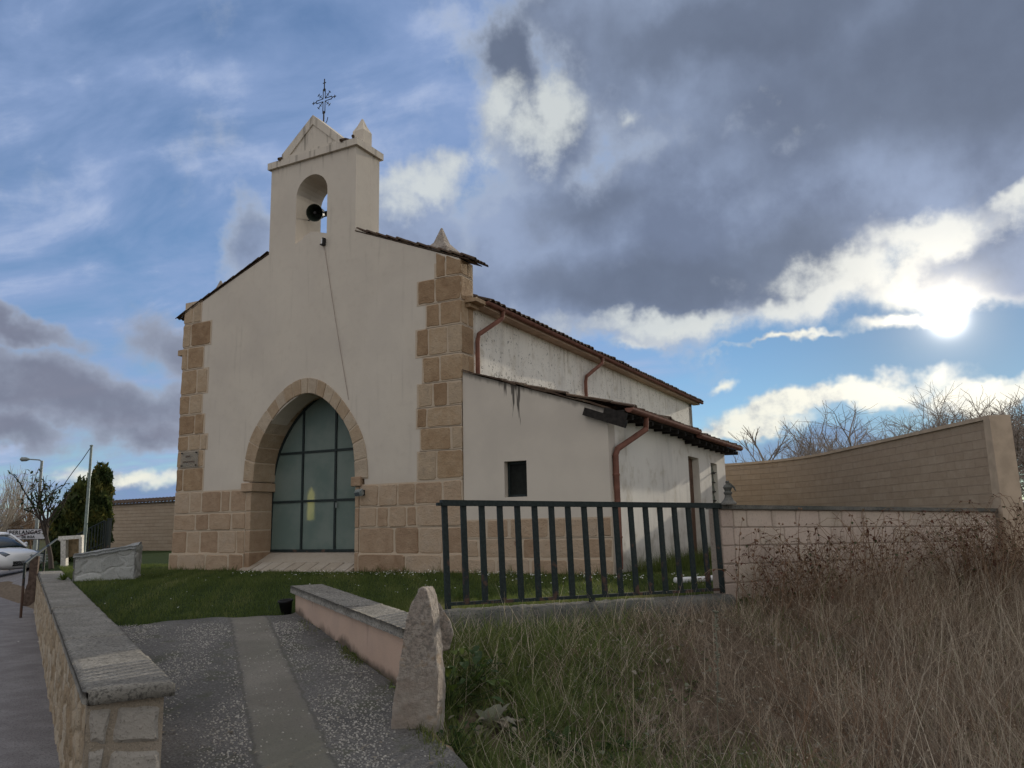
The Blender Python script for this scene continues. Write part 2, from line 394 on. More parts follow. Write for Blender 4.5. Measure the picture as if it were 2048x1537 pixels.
def f_ground(t, b):
    p = t.pos(); n = t.noise(1.2, 6, p, .6); n2 = t.noise(14, 5, p, .7)
    dry = t.mix(t.ss(n2, .35, .65), (.11, .085, .062), (.22, .175, .13))
    grn = t.mix(t.ss(n2, .35, .65), (.020, .032, .012), (.045, .065, .020))
    far = t.mix(t.ss(t.noise(.02, 4, p), .4, .6), (.10, .085, .05), (.07, .075, .035))
    m = t.ss(t.math('ADD', t.attr('lawn'), t.math('MULTIPLY', t.math('SUBTRACT', n, .5), .6)), .3, .7)
    c = t.mix(m, dry, grn); c = t.mix(t.attr('far'), c, far)
    return dict(col=c, h=n2, bs=.8, bd=.03)
M_GROUND = material('soil_and_turf', f_ground, 1.0, .05)
def f_drive(t, b):
    p = t.pos(); n = t.noise(1.6, 5, p, .6); n2 = t.noise(70, 4, p, .7)
    c = t.mix(t.ss(n2, .4, .65), (.115, .110, .104), (.22, .212, .20)); c = t.mix(t.math('MULTIPLY', t.ss(n, .45, .7), .6), c, (.09, .087, .083))
    w = t.n('VectorMath', operation='ADD'); nn = t.n('TexNoise'); nn.inputs['Scale'].default_value = 18; t.nt.links.new(p, nn.inputs['Vector'])
    sc = t.n('VectorMath', operation='SCALE'); t.nt.links.new(nn.outputs['Color'], sc.inputs[0]); sc.inputs['Scale'].default_value = .05
    t.nt.links.new(p, w.inputs[0]); t.nt.links.new(sc.outputs[0], w.inputs[1])
    v = t.vor(24, w.outputs[0]); rr = t.vor(24, w.outputs[0], out=1)
    rx = t.xyz(rr)[0]
    dens = t.ss(t.noise(2.6, 5, p, .65), .34, .62)
    sp = t.ss(t.math('ADD', t.attr('strip'), t.math('MULTIPLY', t.math('SUBTRACT', t.noise(9, 5, p, .65), .5), .16)), -.05, .06)
    fl = t.math('MULTIPLY', t.math('MULTIPLY', t.ss(v, .30, .15), t.math('GREATER_THAN', t.math('ADD', rx, t.math('MULTIPLY', dens, .55)), .80)), t.math('SUBTRACT', 1.0, t.math('MULTIPLY', sp, .92)))
    cs = t.mix(t.ss(n, .35, .7), (.19, .177, .150), (.255, .238, .205)); cs = t.mix(t.math('MULTIPLY', t.ss(n2, .5, .64), .6), cs, (.125, .118, .105)); cs = t.mix(t.math('MULTIPLY', t.ss(t.noise(.9, 5, p), .48, .66), .5), cs, (.155, .158, .122))
    moss = t.math('MULTIPLY', t.ss(t.noise(3.3, 5, p, .7), .5, .66), .55); c = t.mix(moss, c, (.095, .10, .062))
    c = t.mix(sp, c, cs)
    edge = t.math('MULTIPLY', t.ss(t.math('ABSOLUTE', t.math('ADD', t.attr('strip'), t.math('MULTIPLY', t.math('SUBTRACT', t.noise(9, 5, p, .65), .5), .10))), .022, .004), .35); c = t.mix(edge, c, (.06, .058, .05))
    c = t.mix(t.math('MULTIPLY', fl, .7), c, t.mix(rx, (.30, .29, .265), (.46, .445, .41)))
    return dict(col=c, h=t.math('ADD', n2, t.math('ADD', t.math('MULTIPLY', fl, 1.4), t.math('MULTIPLY', t.noise(28, 4, p), 1.2))), bs=.9, bd=.014)
M_DRIVE = material('exposed_aggregate', f_drive, .95, .15)
M_STRIP = material('grey_concrete_strip', f_conc((.15, .143, .13), (.08, .075, .07), (.19, .182, .168)), .95)
M_PAVE = material('grey_pavement', f_conc((.19, .175, .178), (.09, .083, .09), (.26, .25, .25)), .95)
M_ROAD = material('asphalt', f_conc((.052, .05, .054), (.03, .029, .031), (.075, .072, .075)), .95)
def f_blade(stops, trans=.25):
    def fn(t, b):
        c = t.ramp(t.attr('tone'), stops); t.set(b.inputs['Base Color'], c)
        tr = t.n('BsdfTranslucent'); t.nt.links.new(c, tr.inputs[0]); mx = t.n('MixShader'); mx.inputs[0].default_value = trans
        out = [n for n in t.nt.nodes if n.type == 'OUTPUT_MATERIAL'][0]
        t.nt.links.new(b.outputs[0], mx.inputs[1]); t.nt.links.new(tr.outputs[0], mx.inputs[2]); t.nt.links.new(mx.outputs[0], out.inputs[0])
    return fn
M_LAWN = material('lawn_blades', f_blade([(0, (.058, .082, .022)), (.4, (.105, .142, .036)), (.75, (.17, .19, .062)), (1, (.28, .25, .13))], .45), .7, .15)
M_DRY = material('dry_stems', f_blade([(0, (.15, .112, .082)), (.3, (.295, .228, .168)), (.6, (.45, .37, .28)), (.84, (.64, .56, .44)), (.86, (.19, .205, .075)), (1, (.12, .185, .055))], .35), .85, .1)
M_LEAF = material('green_leaf', f_blade([(0, (.02, .04, .012)), (.6, (.045, .085, .02)), (1, (.12, .16, .03))], .35), .55, .3)
M_CYP = material('conifer_foliage', f_blade([(0, (.030, .050, .018)), (.5, (.070, .092, .028)), (.85, (.14, .135, .036)), (1, (.22, .17, .045))], .35), .7, .15)
M_BRAMBLE = material('bramble_stem', f_blade([(0, (.12, .066, .042)), (.5, (.215, .135, .085)), (1, (.32, .235, .155))], .1), .75, .2)
M_BRLEAF = material('bramble_leaf', f_blade([(0, (.075, .032, .022)), (.6, (.14, .055, .034)), (1, (.06, .075, .032))], .35), .7, .2)
M_MULL = material('withered_grey_leaf', f_blade([(0, (.20, .17, .13)), (.5, (.31, .28, .23)), (.8, (.24, .25, .19)), (1, (.09, .12, .05))], .25), .9, .1)
M_BARK = material('grey_bark', f_blade([(0, (.22, .185, .16)), (1, (.34, .29, .25))], 0.0), .9, .1)
M_BARKB = material('brown_twigs', f_blade([(0, (.15, .10, .07)), (1, (.25, .18, .125))], 0.0), .9, .1)
M_PALEBARK = material('pale_bark', f_blade([(0, (.26, .23, .19)), (1, (.38, .34, .29))], 0.0), .9, .1)
M_DAISY = material('daisy_petal', flat((.75, .75, .70), .1), .8)
M_PEBBLE = material('pale_pebble', flat((.36, .345, .315), .35, 30), .95)
def f_carp(t, b): b.inputs['Coat Weight'].default_value = .5; return dict(col=(.74, .75, .76))
M_CARW = material('white_car_paint', f_carp, .35, .5)
M_CARG = material('car_glass', flat((.02, .028, .026), .2), .06, .6)
M_TYRE = material('tyre_rubber', flat((.02, .02, .021), .2), .8)
M_RIM = material('alloy_rim', flat((.3, .3, .31), .1), .4, .5)
M_SIGN = material('sign_white', flat((.62, .61, .63), .08), .5)
M_SIGNB = material('sign_black', flat((.02, .018, .02), .1), .5)
M_SIGNR = material('sign_dark_red', flat((.09, .02, .022), .1), .5)
M_WHITEW = material('flaking_white_paint', flat((.66, .63, .58), .2, 25), .9)
M_OCHRE = material('ochre_panel', flat((.24, .18, .11), .3, 10), .9)
def f_perspex(t, b):
    b.inputs['Alpha'].default_value = .22; return dict(col=(.24, .27, .26))
M_PERSPEX = material('frosted_perspex', f_perspex, .25, .5)
def f_glass(t, b):
    p = t.pos(); n = t.noise(1.4, 4, p); c = t.mix(t.ss(n, .35, .65), (.19, .255, .23), (.26, .315, .285))
    t.set(b.inputs['Base Color'], c); b.inputs['Roughness'].default_value = .2; b.inputs['Transmission Weight'].default_value = .3; b.inputs['IOR'].default_value = 1.12
M_GLASS = material('green_frosted_glass', f_glass, .2, .5)
def f_glow(t, b):
    b.inputs['Emission Color'].default_value = (1, .72, .16, 1); b.inputs['Emission Strength'].default_value = 5.0; return dict(col=(.5, .4, .15))
M_GLOW = material('lit_yellow_glass', f_glow)

# ------------------------------------------------------------------ daylight and sky
SUN_AZ, SUN_EL = 4.4, 12.2
sd = Vector((math.sin(R_(SUN_AZ))*math.cos(R_(SUN_EL)), math.cos(R_(SUN_AZ))*math.cos(R_(SUN_EL)), math.sin(R_(SUN_EL))))
sl = bpy.data.lights.new('sun', 'SUN'); sl.energy = 3.6; sl.angle = R_(.55); sl.color = (1, .90, .74)
so = bpy.data.objects.new('sun', sl); COL.objects.link(so); so.rotation_euler = sd.to_track_quat('Z', 'Y').to_euler(); so.location = (10, 60, 30)

W = bpy.data.worlds.new('World'); S.world = W; W.use_nodes = True
wn = W.node_tree; wn.nodes.clear(); t = NT(wn)
out = t.n('OutputWorld')
sky = t.n('TexSky', sky_type='NISHITA'); sky.sun_disc = False; sky.sun_elevation = R_(SUN_EL); sky.sun_rotation = R_(SUN_AZ)
sky.altitude = 800; sky.air_density = 1.0; sky.dust_density = .05; sky.ozone_density = 1.6
d = t.n('TexCoord').outputs['Generated']; X, Y, Z = t.xyz(d)
az = t.math('MULTIPLY', t.math('ARCTAN2', X, Y), 5.72958); el = t.math('MULTIPLY', t.math('ARCSINE', Z), 5.72958)   # tens of degrees
cmb = t.n('CombineXYZ'); t.set(cmb.inputs[0], az); t.set(cmb.inputs[1], el); P0 = cmb.outputs[0]
# ragged cloud outlines: warp the sky coordinates with fractal noise
wv = t.n('TexNoise'); wv.inputs['Scale'].default_value = 1.1; wv.inputs['Detail'].default_value = 5; wv.inputs['Roughness'].default_value = .6; wn.links.new(P0, wv.inputs['Vector'])
w1 = t.n('VectorMath', operation='SUBTRACT'); wn.links.new(wv.outputs['Color'], w1.inputs[0]); w1.inputs[1].default_value = (.5, .5, .5)
w2 = t.n('VectorMath', operation='SCALE'); wn.links.new(w1.outputs[0], w2.inputs[0]); w2.inputs['Scale'].default_value = .75
w3 = t.n('VectorMath', operation='ADD'); wn.links.new(P0, w3.inputs[0]); wn.links.new(w2.outputs[0], w3.inputs[1]); PW = w3.outputs[0]
def blob(x, y, rx, ry, rot=0, vec=PW):
    a, e = azel(x, y); k = 1/math.cos(R_(e))
    m = t.n('Mapping', vector_type='TEXTURE'); wn.links.new(vec, m.inputs['Vector'])
    m.inputs['Location'].default_value = (a/10, e/10, 0); m.inputs['Rotation'].default_value = (0, 0, R_(rot))
    m.inputs['Scale'].default_value = (rx/278*k, ry/278, 1)
    g = t.n('TexGradient', gradient_type='SPHERICAL'); wn.links.new(m.outputs[0], g.inputs[0]); return g.outputs['Fac']
def field(lst, vec=PW):
    o = None
    for b in lst:
        v = blob(*b[:5], vec=vec)
        if len(b) > 5: v = t.math('MULTIPLY', v, b[5])
        o = v if o is None else t.math('SMOOTH_MAX', o, v, .12)
    return o
fb = t.noise(1.7, 9, P0, .60); fb2 = t.noise(.75, 6, P0, .55)
big = field([(1750, 60, 900, 330, -4), (1230, 60, 300, 150, -10), (1420, 420, 520, 300, 0), (1100, 480, 330, 200, 0), (1250, 590, 460, 150, -6), (1560, 470, 380, 220, 12),
             (1850, 300, 620, 260, 0), (2080, 480, 260, 120, 10), (1020, 120, 110, 150, 0, .75), (850, 470, 190, 120, 0, .85), (1080, 270, 190, 170, 0, .9), (830, 390, 150, 90, 20, .9),
             (940, 580, 260, 110, 0, .8), (500, 450, 80, 150, 0, .72)])
low = field([(140, 800, 440, 95, 0), (20, 690, 200, 34, 0, .8), (330, 690, 170, 100, 0, .55), (20, 880, 260, 50, 0, .8), (300, 860, 200, 50, 0, .7)])
gold = field([(1640, 812, 400, 46, 5), (1490, 850, 260, 30, 0), (1985, 795, 200, 44, 4), (1450, 775, 60, 20, 20, .55), (1560, 690, 220, 16, 8, .8), (1330, 685, 210, 26, 10, .8), (1790, 640, 150, 34, 2, .9), (1930, 540, 300, 90, 4, 1.1), (250, 950, 300, 30, 0, .7)])
haz = field([(1600, 905, 560, 70, 0, .85), (280, 985, 240, 40, 0, .8)])
nz = t.math('MULTIPLY', t.math('SUBTRACT', fb, .5), 1.25)
def dens(fld, lo, hi, amp=1.0): return t.math('MULTIPLY', t.ss(t.math('ADD', fld, t.math('MULTIPLY', nz, amp)), lo, hi), t.ss(fld, 0.0, .14))
dB = dens(big, .13, .42, .75); dL = dens(low, .12, .46, .75); dG = dens(gold, .24, .70, .8)
# angle from the sun
dot = t.n('VectorMath', operation='DOT_PRODUCT'); gx_, ge_ = azel(1895, 638); wn.links.new(d, dot.inputs[0]); dot.inputs[1].default_value = (math.sin(R_(gx_))*math.cos(R_(ge_)), math.cos(R_(gx_))*math.cos(R_(ge_)), math.sin(R_(ge_)))
ang = t.math('MULTIPLY', t.math('ARCCOSINE', t.math('MINIMUM', dot.outputs['Value'], 1.0)), 57.2958)
near = t.math('EXPONENT', t.math('MULTIPLY', ang, -1/6.0))
# thick cloud: grey-blue bodies, thin bright rims, whiter cumulus heads
thick = t.ss(t.math('ADD', big, t.math('MULTIPLY', nz, .85)), .16, .56)
head = field([(1000, 240, 90, 120, 0, .8), (1110, 210, 70, 130, 8), (1055, 280, 150, 90, 0, .8), (960, 330, 60, 60, 0, .6), (850, 365, 150, 60, 8, 1.0), (800, 400, 70, 90, 0, .8), (1350, 665, 330, 45, -4, 1.0), (1530, 640, 150, 45, 10, .9), (1660, 585, 140, 60, 30, 1), (1540, 180, 90, 60, 0, .5), (1610, 240, 70, 60, 0, .45), (1250, 200, 90, 40, 0, .5), (1800, 500, 300, 70, 10, 1.1), (2040, 385, 140, 36, 18, .9)])
shade = t.ss(t.math('ADD', fb2, t.math('MULTIPLY', t.math('SUBTRACT', fb, .5), .45)), .34, .66)
body = t.mix(shade, (.165, .205, .305), (.31, .385, .55))
topd = t.ss(el, 2.0, 3.4); dk = field([(1330, 575, 420, 110, -4), (1560, 520, 220, 110, 0, .8), (1950, 120, 560, 190, 0), (1500, 40, 420, 110, 0, .9), (1010, 110, 80, 130, 0, .9), (1180, 400, 200, 90, 0, .6)])
body = t.mix(t.math('MULTIPLY', topd, .30), body, (.150, .180, .235)); body = t.mix(t.math('MULTIPLY', t.ss(t.math('ADD', dk, t.math('MULTIPLY', nz, .7)), .05, .65), .75), body, (.122, .150, .215))
rim = t.mix(near, (.44, .51, .63), (1.2, 1.12, .98))
cB = t.mix(thick, rim, body)
hd = t.math('MULTIPLY', t.ss(t.math('ADD', head, t.math('MULTIPLY', nz, 1.9)), .20, .85), t.ss(head, .04, .30))
cB = t.mix(t.math('MULTIPLY', hd, .85), cB, t.mix(near, (.68, .72, .71), (1.5, 1.4, 1.2)))
cB = t.mix(t.ss(near, .45, 1.0), cB, (1.25, 1.18, 1.05))
cL = t.mix(t.ss(t.math('ADD', low, nz), .1, .8), (.38, .43, .54), (.195, .208, .275))
gt = t.ss(t.math('ADD', t.noise(3.6, 6, P0, .6), t.math('MULTIPLY', dG, .12)), .42, .66)
cG = t.mix(t.math('MULTIPLY', near, .9), t.mix(gt, (.40, .45, .50), (.86, .86, .76)), (1.5, 1.4, 1.2))
# thin high cloud, drawn out by the wind, seen in perspective on its own layer
zz = t.math('ADD', t.math('MAXIMUM', Z, 0.0), .10); cv = t.n('CombineXYZ'); t.set(cv.inputs[0], t.math('DIVIDE', X, zz)); t.set(cv.inputs[1], t.math('DIVIDE', Y, zz))
mp = t.n('Mapping'); wn.links.new(cv.outputs[0], mp.inputs['Vector']); mp.inputs['Rotation'].default_value = (0, 0, R_(62)); mp.inputs['Scale'].default_value = (1.0, 2.1, 1)
ci = t.noise(1.6, 8, mp.outputs[0], .56, .4)
dC = t.math('MULTIPLY', t.ss(ci, .24, .70, .16, 1.0), t.math('MULTIPLY', t.ss(az, -1.0, -2.6, .10, 1.0), .90))
# unseen bright cloud added behind, overhead and off right to lift shaded surfaces
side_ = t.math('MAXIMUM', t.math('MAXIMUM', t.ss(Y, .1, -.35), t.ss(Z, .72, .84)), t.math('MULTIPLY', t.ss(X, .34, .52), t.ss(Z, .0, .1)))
fill_cloud = t.math('MULTIPLY', side_, t.ss(t.noise(2.2, 6, d, .55), .30, .56))
def bg(col, st): n = t.n('Background'); t.set(n.inputs[0], col); n.inputs[1].default_value = st; return n.outputs[0]
def mixsh(f, a, b): n = t.n('MixShader'); t.set(n.inputs[0], f); wn.links.new(a, n.inputs[1]); wn.links.new(b, n.inputs[2]); return n.outputs[0]
CL = 1.0
att = t.math('SUBTRACT', 1.0, t.math('MULTIPLY', t.math('EXPONENT', t.math('MULTIPLY', ang, -1/16.0)), .62))
cba = t.n('CombineColor'); [t.set(cba.inputs[i], t.math('MULTIPLY', att, v)) for i, v in enumerate((.74, .96, 1.18))]
skyc = t.mix(1.0, sky.outputs[0], cba.outputs[0], 'MULTIPLY')
sh = bg(skyc, .11)
sh = mixsh(dC, sh, bg((.295, .40, .65), CL))
wisp = t.math('MULTIPLY', t.ss(t.math('ADD', ci, t.math('MULTIPLY', t.math('SUBTRACT', fb, .5), .5)), .50, .74), t.math('MULTIPLY', t.ss(az, -1.2, -2.6, .0, 1.0), .75))
sh = mixsh(wisp, sh, bg((.46, .545, .74), CL))
sh = mixsh(t.math('MULTIPLY', dens(haz, .1, .6, .5), .75), sh, bg((.17, .26, .47), CL))
sh = mixsh(t.math('MULTIPLY', dL, .93), sh, bg(cL, CL))
sh = mixsh(dG, sh, bg(cG, CL))
sh = mixsh(t.math('MULTIPLY', dB, .97), sh, bg(cB, CL))
sh = mixsh(fill_cloud, sh, bg((.77, .745, .725), CL))
gl = lambda w, k, p=1.0: t.math('MULTIPLY', t.math('EXPONENT', t.math('MULTIPLY', t.math('POWER', t.math('DIVIDE', ang, w), p), -1.0)), k)
glow = t.math('ADD', gl(.72, 4.0, 1.8), t.math('ADD', gl(1.3, .8), gl(8.0, .09)))
gs = t.n('Background'); gs.inputs[0].default_value = (1, .95, .86, 1); t.set(gs.inputs[1], glow)
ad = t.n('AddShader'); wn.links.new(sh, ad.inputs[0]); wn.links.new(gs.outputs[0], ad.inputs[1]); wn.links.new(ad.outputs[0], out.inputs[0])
W.cycles.sampling_method = 'MANUAL'; W.cycles.sample_map_resolution = 512
S.view_settings.view_transform = 'Standard'; S.view_settings.look = 'None'; S.view_settings.exposure = 0; S.view_settings.gamma = 1
S.cycles.max_bounces = 6; S.cycles.transparent_max_bounces = 12; S.cycles.caustics_reflective = False; S.cycles.caustics_refractive = False
S.cycles.use_denoising = True

# ------------------------------------------------------------------ ground
WA, WB = ld(gp(114, 1537, -.8)), ld(gp(69, 1211, -.8))            # foot of the left wall, street side
def wall_l(d): return WA[0]+(WB[0]-WA[0])*(np.asarray(d)-WA[1])/(WB[1]-WA[1])
PA, PB = ld(gp(792, 1398, -.53)), ld(gp(591, 1232, -.18))         # foot of the pink parapet
ST = ld(gp(850, 1470, -.56)); BT = ld(gp(905, 1537, -.66))
_pl = sorted([(PB[1], PB[0]), (PA[1], PA[0]), (ST[1], ST[0]+.02), (BT[1], BT[0]), (2.5, BT[0]+.75), (-5, BT[0]+2)])
def par_l(d): return np.interp(d, [a for a, _ in _pl], [b for _, b in _pl])
FA, FB, FC = ld(gp(893, 1219, .02)), ld(at(1447, 1187, 8.9)), ld(at(1987, 1018, 11.6))
def fence_s(l, d):                                                # signed distance in front of railing + block wall
    l = np.asarray(l, float); d = np.asarray(d, float)
    def seg(A, B):
        ux, uy = B[0]-A[0], B[1]-A[1]; L = math.hypot(ux, uy); ux /= L; uy /= L
        return (l-A[0])*uy-(d-A[1])*ux
    s1, s2 = seg(FA, FB), seg(FB, FC)
    return np.where(l < FB[0], s1, s2)
def hgt(x, y):
    x = np.asarray(x, float); y = np.asarray(y, float)
    l = (x-CAM[0])*R0[0]+(y-CAM[1])*R0[1]; d = (x-CAM[0])*F0[0]+(y-CAM[1])*F0[1]
    zr = np.clip(-.8+.62*(d-2.8)/6.2, -.8, -.18)+.18*sstep(8.9, 12.2, d)
    zp = -.07+.07*sstep(9, 12.2, d)
    s = fence_s(l, d); emb = np.where(s > .02, zp-.15*sstep(.02, .12, s)+(-.67-zp)*sstep(.1, 2.9, s), zp)
    bump = .03*np.sin(l*2.3+d*1.7)*np.sin(d*3.1-l)*sstep(.3, 1, s)*(1-sstep(7, 10, l))
    w = .05+.7*sstep(8.9, 10.5, d); b = sstep(-w, w, l-par_l(d)-.08)
    z = zr*(1-b)+(emb+bump)*b
    sd_ = l-wall_l(d)-.22; ww = .12+np.clip(d-19, 0, 8)*.4
    t2 = sstep(-ww, ww, sd_); z = -.81*(1-t2)+z*t2
    z = z-.13*sstep(-2.1, -2.25, sd_)*(1-sstep(30, 45, d))        # carriageway below the pavement
    return z
def axis(lo, hi, step, far, g=1.18):
    a = list(np.arange(lo, hi, step)); x, s = hi, step
    while x < far: a.append(x); s *= g; x += s
    a.append(far); x, s = lo-step, step; pre = []
    while x > -far: pre.append(x); s *= g; x -= s
    pre.append(-far); return np.array(pre[::-1]+a)
LX = axis(-9, 9, .11, 6000); DX = axis(1.5, 16, .11, 6000)
gl, gd = np.meshgrid(LX, DX, indexing='ij')
gx = CAM[0]+gl*R0[0]+gd*F0[0]; gy = CAM[1]+gl*R0[1]+gd*F0[1]; gz = hgt(gx, gy)
fs = fence_s(gl, gd)
lawn = np.where((fs < .1) & (gl > wall_l(gd)+.2) & (gd > 2), 1.0, 0.0)*(1-sstep(40, 60, gd))
lawn = np.maximum(lawn, .45*sstep(1.6, .3, fs)*(fs > 0)*(gl < FB[0]+.3)); lawn = np.maximum(lawn, .55*(np.hypot(gl-1.2, gd-4.7) < .9))
V = np.stack([gx, gy, gz], -1).reshape(-1, 3)
npmesh('ground', V, gridfaces(len(LX), len(DX))[:, ::-1], M_GROUND, attrs=dict(lawn=lawn.ravel(), far=sstep(35, 70, np.hypot(gl, gd)).ravel()), smooth=True, kind='structure')

def sheet(name, mat, d0, d1, nd, lf0, lf1, nl, off, **kw):
    ds = np.linspace(d0, d1, nd); uu = np.linspace(0, 1, nl)
    D = np.repeat(ds[:, None], nl, 1); L0 = lf0(ds)[:, None]; L1 = lf1(ds)[:, None]; L = L0+(L1-L0)*uu[None]
    D = D+kw.pop('edge')(L, D) if 'edge' in kw else D
    x = CAM[0]+L*R0[0]+D*F0[0]; y = CAM[1]+L*R0[1]+D*F0[1]; z = hgt(x, y)+off
    return npmesh(name, np.stack([x, y, z], -1).reshape(-1, 3), gridfaces(nd, nl)[:, ::-1], mat, smooth=True, kind='structure')
EA, EB = ld(gp(225, 1250, -.18)), ld(gp(592, 1231, -.18))
def edge_d(l): return EA[1]+(EB[1]-EA[1])*(np.asarray(l)-EA[0])/(EB[0]-EA[0])
def ramp_edge(L, D): k = sstep(7.4, EA[1], D); return (edge_d(L)-EA[1]+.07*np.sin(L*5)+.04*np.sin(L*13+1))*k
sheet('driveway', M_DRIVE, 1.2, EA[1], 90, lambda d: wall_l(d)+.30, lambda d: par_l(d)-.02+.06*np.sin(d*3)*(d < 5.4), 110, .012, edge=ramp_edge)
S0, S1, S2, S3 = ld(gp(462, 1245, -.18)), ld(gp(506, 1537, -.66)), ld(gp(541, 1245, -.18)), ld(gp(655, 1537, -.66))
def lin(A, B): return lambda d: A[0]+(B[0]-A[0])*(np.asarray(d)-A[1])/(B[1]-A[1])
fa, fb_ = lin(S0, S1), lin(S2, S3)
drv = bpy.data.objects['driveway'].data; co = np.zeros(len(drv.vertices)*3, np.float32); drv.vertices.foreach_get('co', co); co = co.reshape(-1, 3)
_l = (co[:, 0]-CAM[0])*R0[0]+(co[:, 1]-CAM[1])*R0[1]; _d = (co[:, 0]-CAM[0])*F0[0]+(co[:, 1]-CAM[1])*F0[1]
a = drv.attributes.new('strip', 'FLOAT', 'POINT'); a.data.foreach_set('value', np.minimum(_l-fa(_d), fb_(_d)-_l).astype(np.float32))
sheet('pavement', M_PAVE, 0.5, 34, 80, lambda d: wall_l(d)-1.88, lambda d: wall_l(d)+.08, 6, .006)
sheet('road', M_ROAD, -2, 60, 60, lambda d: wall_l(d)-9.5, lambda d: wall_l(d)-2.06, 8, .008)

# far low hills on the left horizon
hv = []; hf = []
hills = MB()
for k in range(2):
    n = 60; vs = []; fs_ = []
    for i in range(n+1):
        a = YAW+R_(-60+115*i/n); rr = 4200+k*700; hh = 26+24*k+22*math.sin(i*.37+k*2)+9*math.sin(i*1.1+k)
        for q, (dr, f) in enumerate(((-500, 0), (0, 1), (700, 0))):
            vs.append((CAM[0]+math.sin(a)*(rr+dr), CAM[1]+math.cos(a)*(rr+dr), -2+hh*f))
    for i in range(n):
        for q in range(2): fs_.append((i*3+q, (i+1)*3+q, (i+1)*3+q+1, i*3+q+1))
    hills.add(vs, [tuple(reversed(f)) for f in fs_])
hills.build('hills', material('wooded_hill', flat((.030, .042, .055), .2, .004)), smooth=True, kind='structure')

# ------------------------------------------------------------------ chapel
CH = thing('chapel', (-3.45, 0, 0), 'cream rendered stone chapel with a gabled bell tower and pointed glass doorway', 'chapel')
def arch_pts(cx, z0, a, h, n=14, soft=.06):
    Rr = (a*a+h*h)/(2*a); o = Rr-a; pts = []
    th = math.asin(min(1, h/Rr))
    for i in range(n+1): tt = th*i/n; pts.append((cx+(Rr*math.cos(tt)-o), z0+Rr*math.sin(tt)))
    left = [(2*cx-x, z) for x, z in reversed(pts[:-1])]
    allp = pts+left
    k = len(pts)-1; allp[k] = (cx, allp[k][1]-soft*.5); return allp     # from the right spring over the apex to the left
CX = -3.47
jambL, jambR = -4.80, -2.26
mid = arch_pts(CX, 1.50, 1.42, 1.86)
door_hole = [(jambR+.2, 0.0)]+mid+[(jambL-.2, 0.0)]
zr_ = lambda x: 5.44+(6.38-5.44)*(1-abs(x+3.45)/3.45)/(1-1.12/3.45) if True else 0
TL, TR = -4.56, -2.345
outer = [(-6.92, -.3), (jambL-.2, -.3), (jambL-.2, 0.0)]+list(reversed(mid))+[(jambR+.2, 0.0), (jambR+.2, -.3), (-.02, -.3), (-.02, 5.42), (TR, 6.37), (TR, 8.13), (TL, 8.13), (TL, 6.30), (-6.92, 5.42)]
bc = -3.455; br = .405; bz = 7.38
bell_hole = [(bc-br, 6.40), (bc-.25, 6.44), (bc-.14, 6.53), (bc+.0, 6.575), (bc+.14, 6.545), (bc+br, 6.47)]+[(bc+br*math.cos(a), bz+br*math.sin(a)) for a in [math.pi*i/14 for i in range(15)]]
m = MB(); m.plate(outer, [bell_hole], 0, .45); m.build('facade_wall', M_PLASTER, CH)
m = MB(); m.plate([(TL, 5.9), (TR, 5.9), (TR, 8.13), (TL, 8.13)], [bell_hole], .451, .74)
tw = m.build('bell_tower', M_PLASTER, CH)
# tower cornice, weathering and pediment
m = MB()
m.bbox(TL-.06, TR+.06, -.06, .80, 8.13, 8.27)
vs = []
for (e, z) in ((.06, 8.271), (-.14, 8.40)):
    vs += [(TL-e, -e, z), (TR+e, -e, z), (TR+e, .74+e, z), (TL-e, .74+e, z)]
m.add(vs, [(4, 5, 6, 7), (0, 1, 5, 4), (1, 2, 6, 5), (2, 3, 7, 6), (3, 0, 4, 7)])
m.build('cornice', M_PLASTER, tw)
m = MB(); ap = [(-4.27, 8.26), (-2.66, 8.26), (-2.66, 8.36), (-3.455, 9.07), (-4.27, 8.40)]
inn = [(-4.06, 8.34), (-2.84, 8.34), (-3.455, 8.87)]
m.plate(ap, [inn], -.025, .32); m.plate([(-4.1, 8.3), (-2.8, 8.3), (-3.455, 8.91)], [], .0, .25); m.build('pediment', M_PLASTER, tw)
m = MB()
for sx in (-4.28, -2.655):
    m.tube([(sx, -.10, 8.275), (sx, .05, 8.36), (sx, .3, 8.42)], [.032, .036, .036], 8)
m.tube([(TR-.02, -.08, 8.30), (TR-.12, .05, 8.37)], .032, 8)
m.build('ridge_tile', M_TILE, tw)
def pinnacle(mm, cx, cy, z0, s, h1, h2, flare=0.0):
    prof = [(s*(1+flare), z0), (s, z0+h1), (s*(.55 if not flare else .42), z0+h1+h2*(.42 if not flare else .36)), (.012, z0+h1+h2)]
    vs = []; fs = []
    for r, z in prof: vs += [(cx-r, cy-r, z), (cx+r, cy-r, z), (cx+r, cy+r, z), (cx-r, cy+r, z)]
    for i in range(3):
        for k in range(4): fs.append((i*4+k, i*4+(k+1) % 4, (i+1)*4+(k+1) % 4, (i+1)*4+k))
    fs.append((12, 13, 14, 15)); mm.add(vs, fs)
m = MB(); pinnacle(m, -2.52, .40, 8.24, .135, .38, .30); m.build('pinnacle', M_PLASTER, tw)
m = MB(); pinnacle(m, -.57, .30, 5.62, .26, .10, .46, .04); m.build('pinnacle', M_BOUND, CH, )
m = MB(); pinnacle(m, -6.25, .30, 5.66, .20, .08, .36, .04); m.build('pinnacle', M_BOUND, CH)
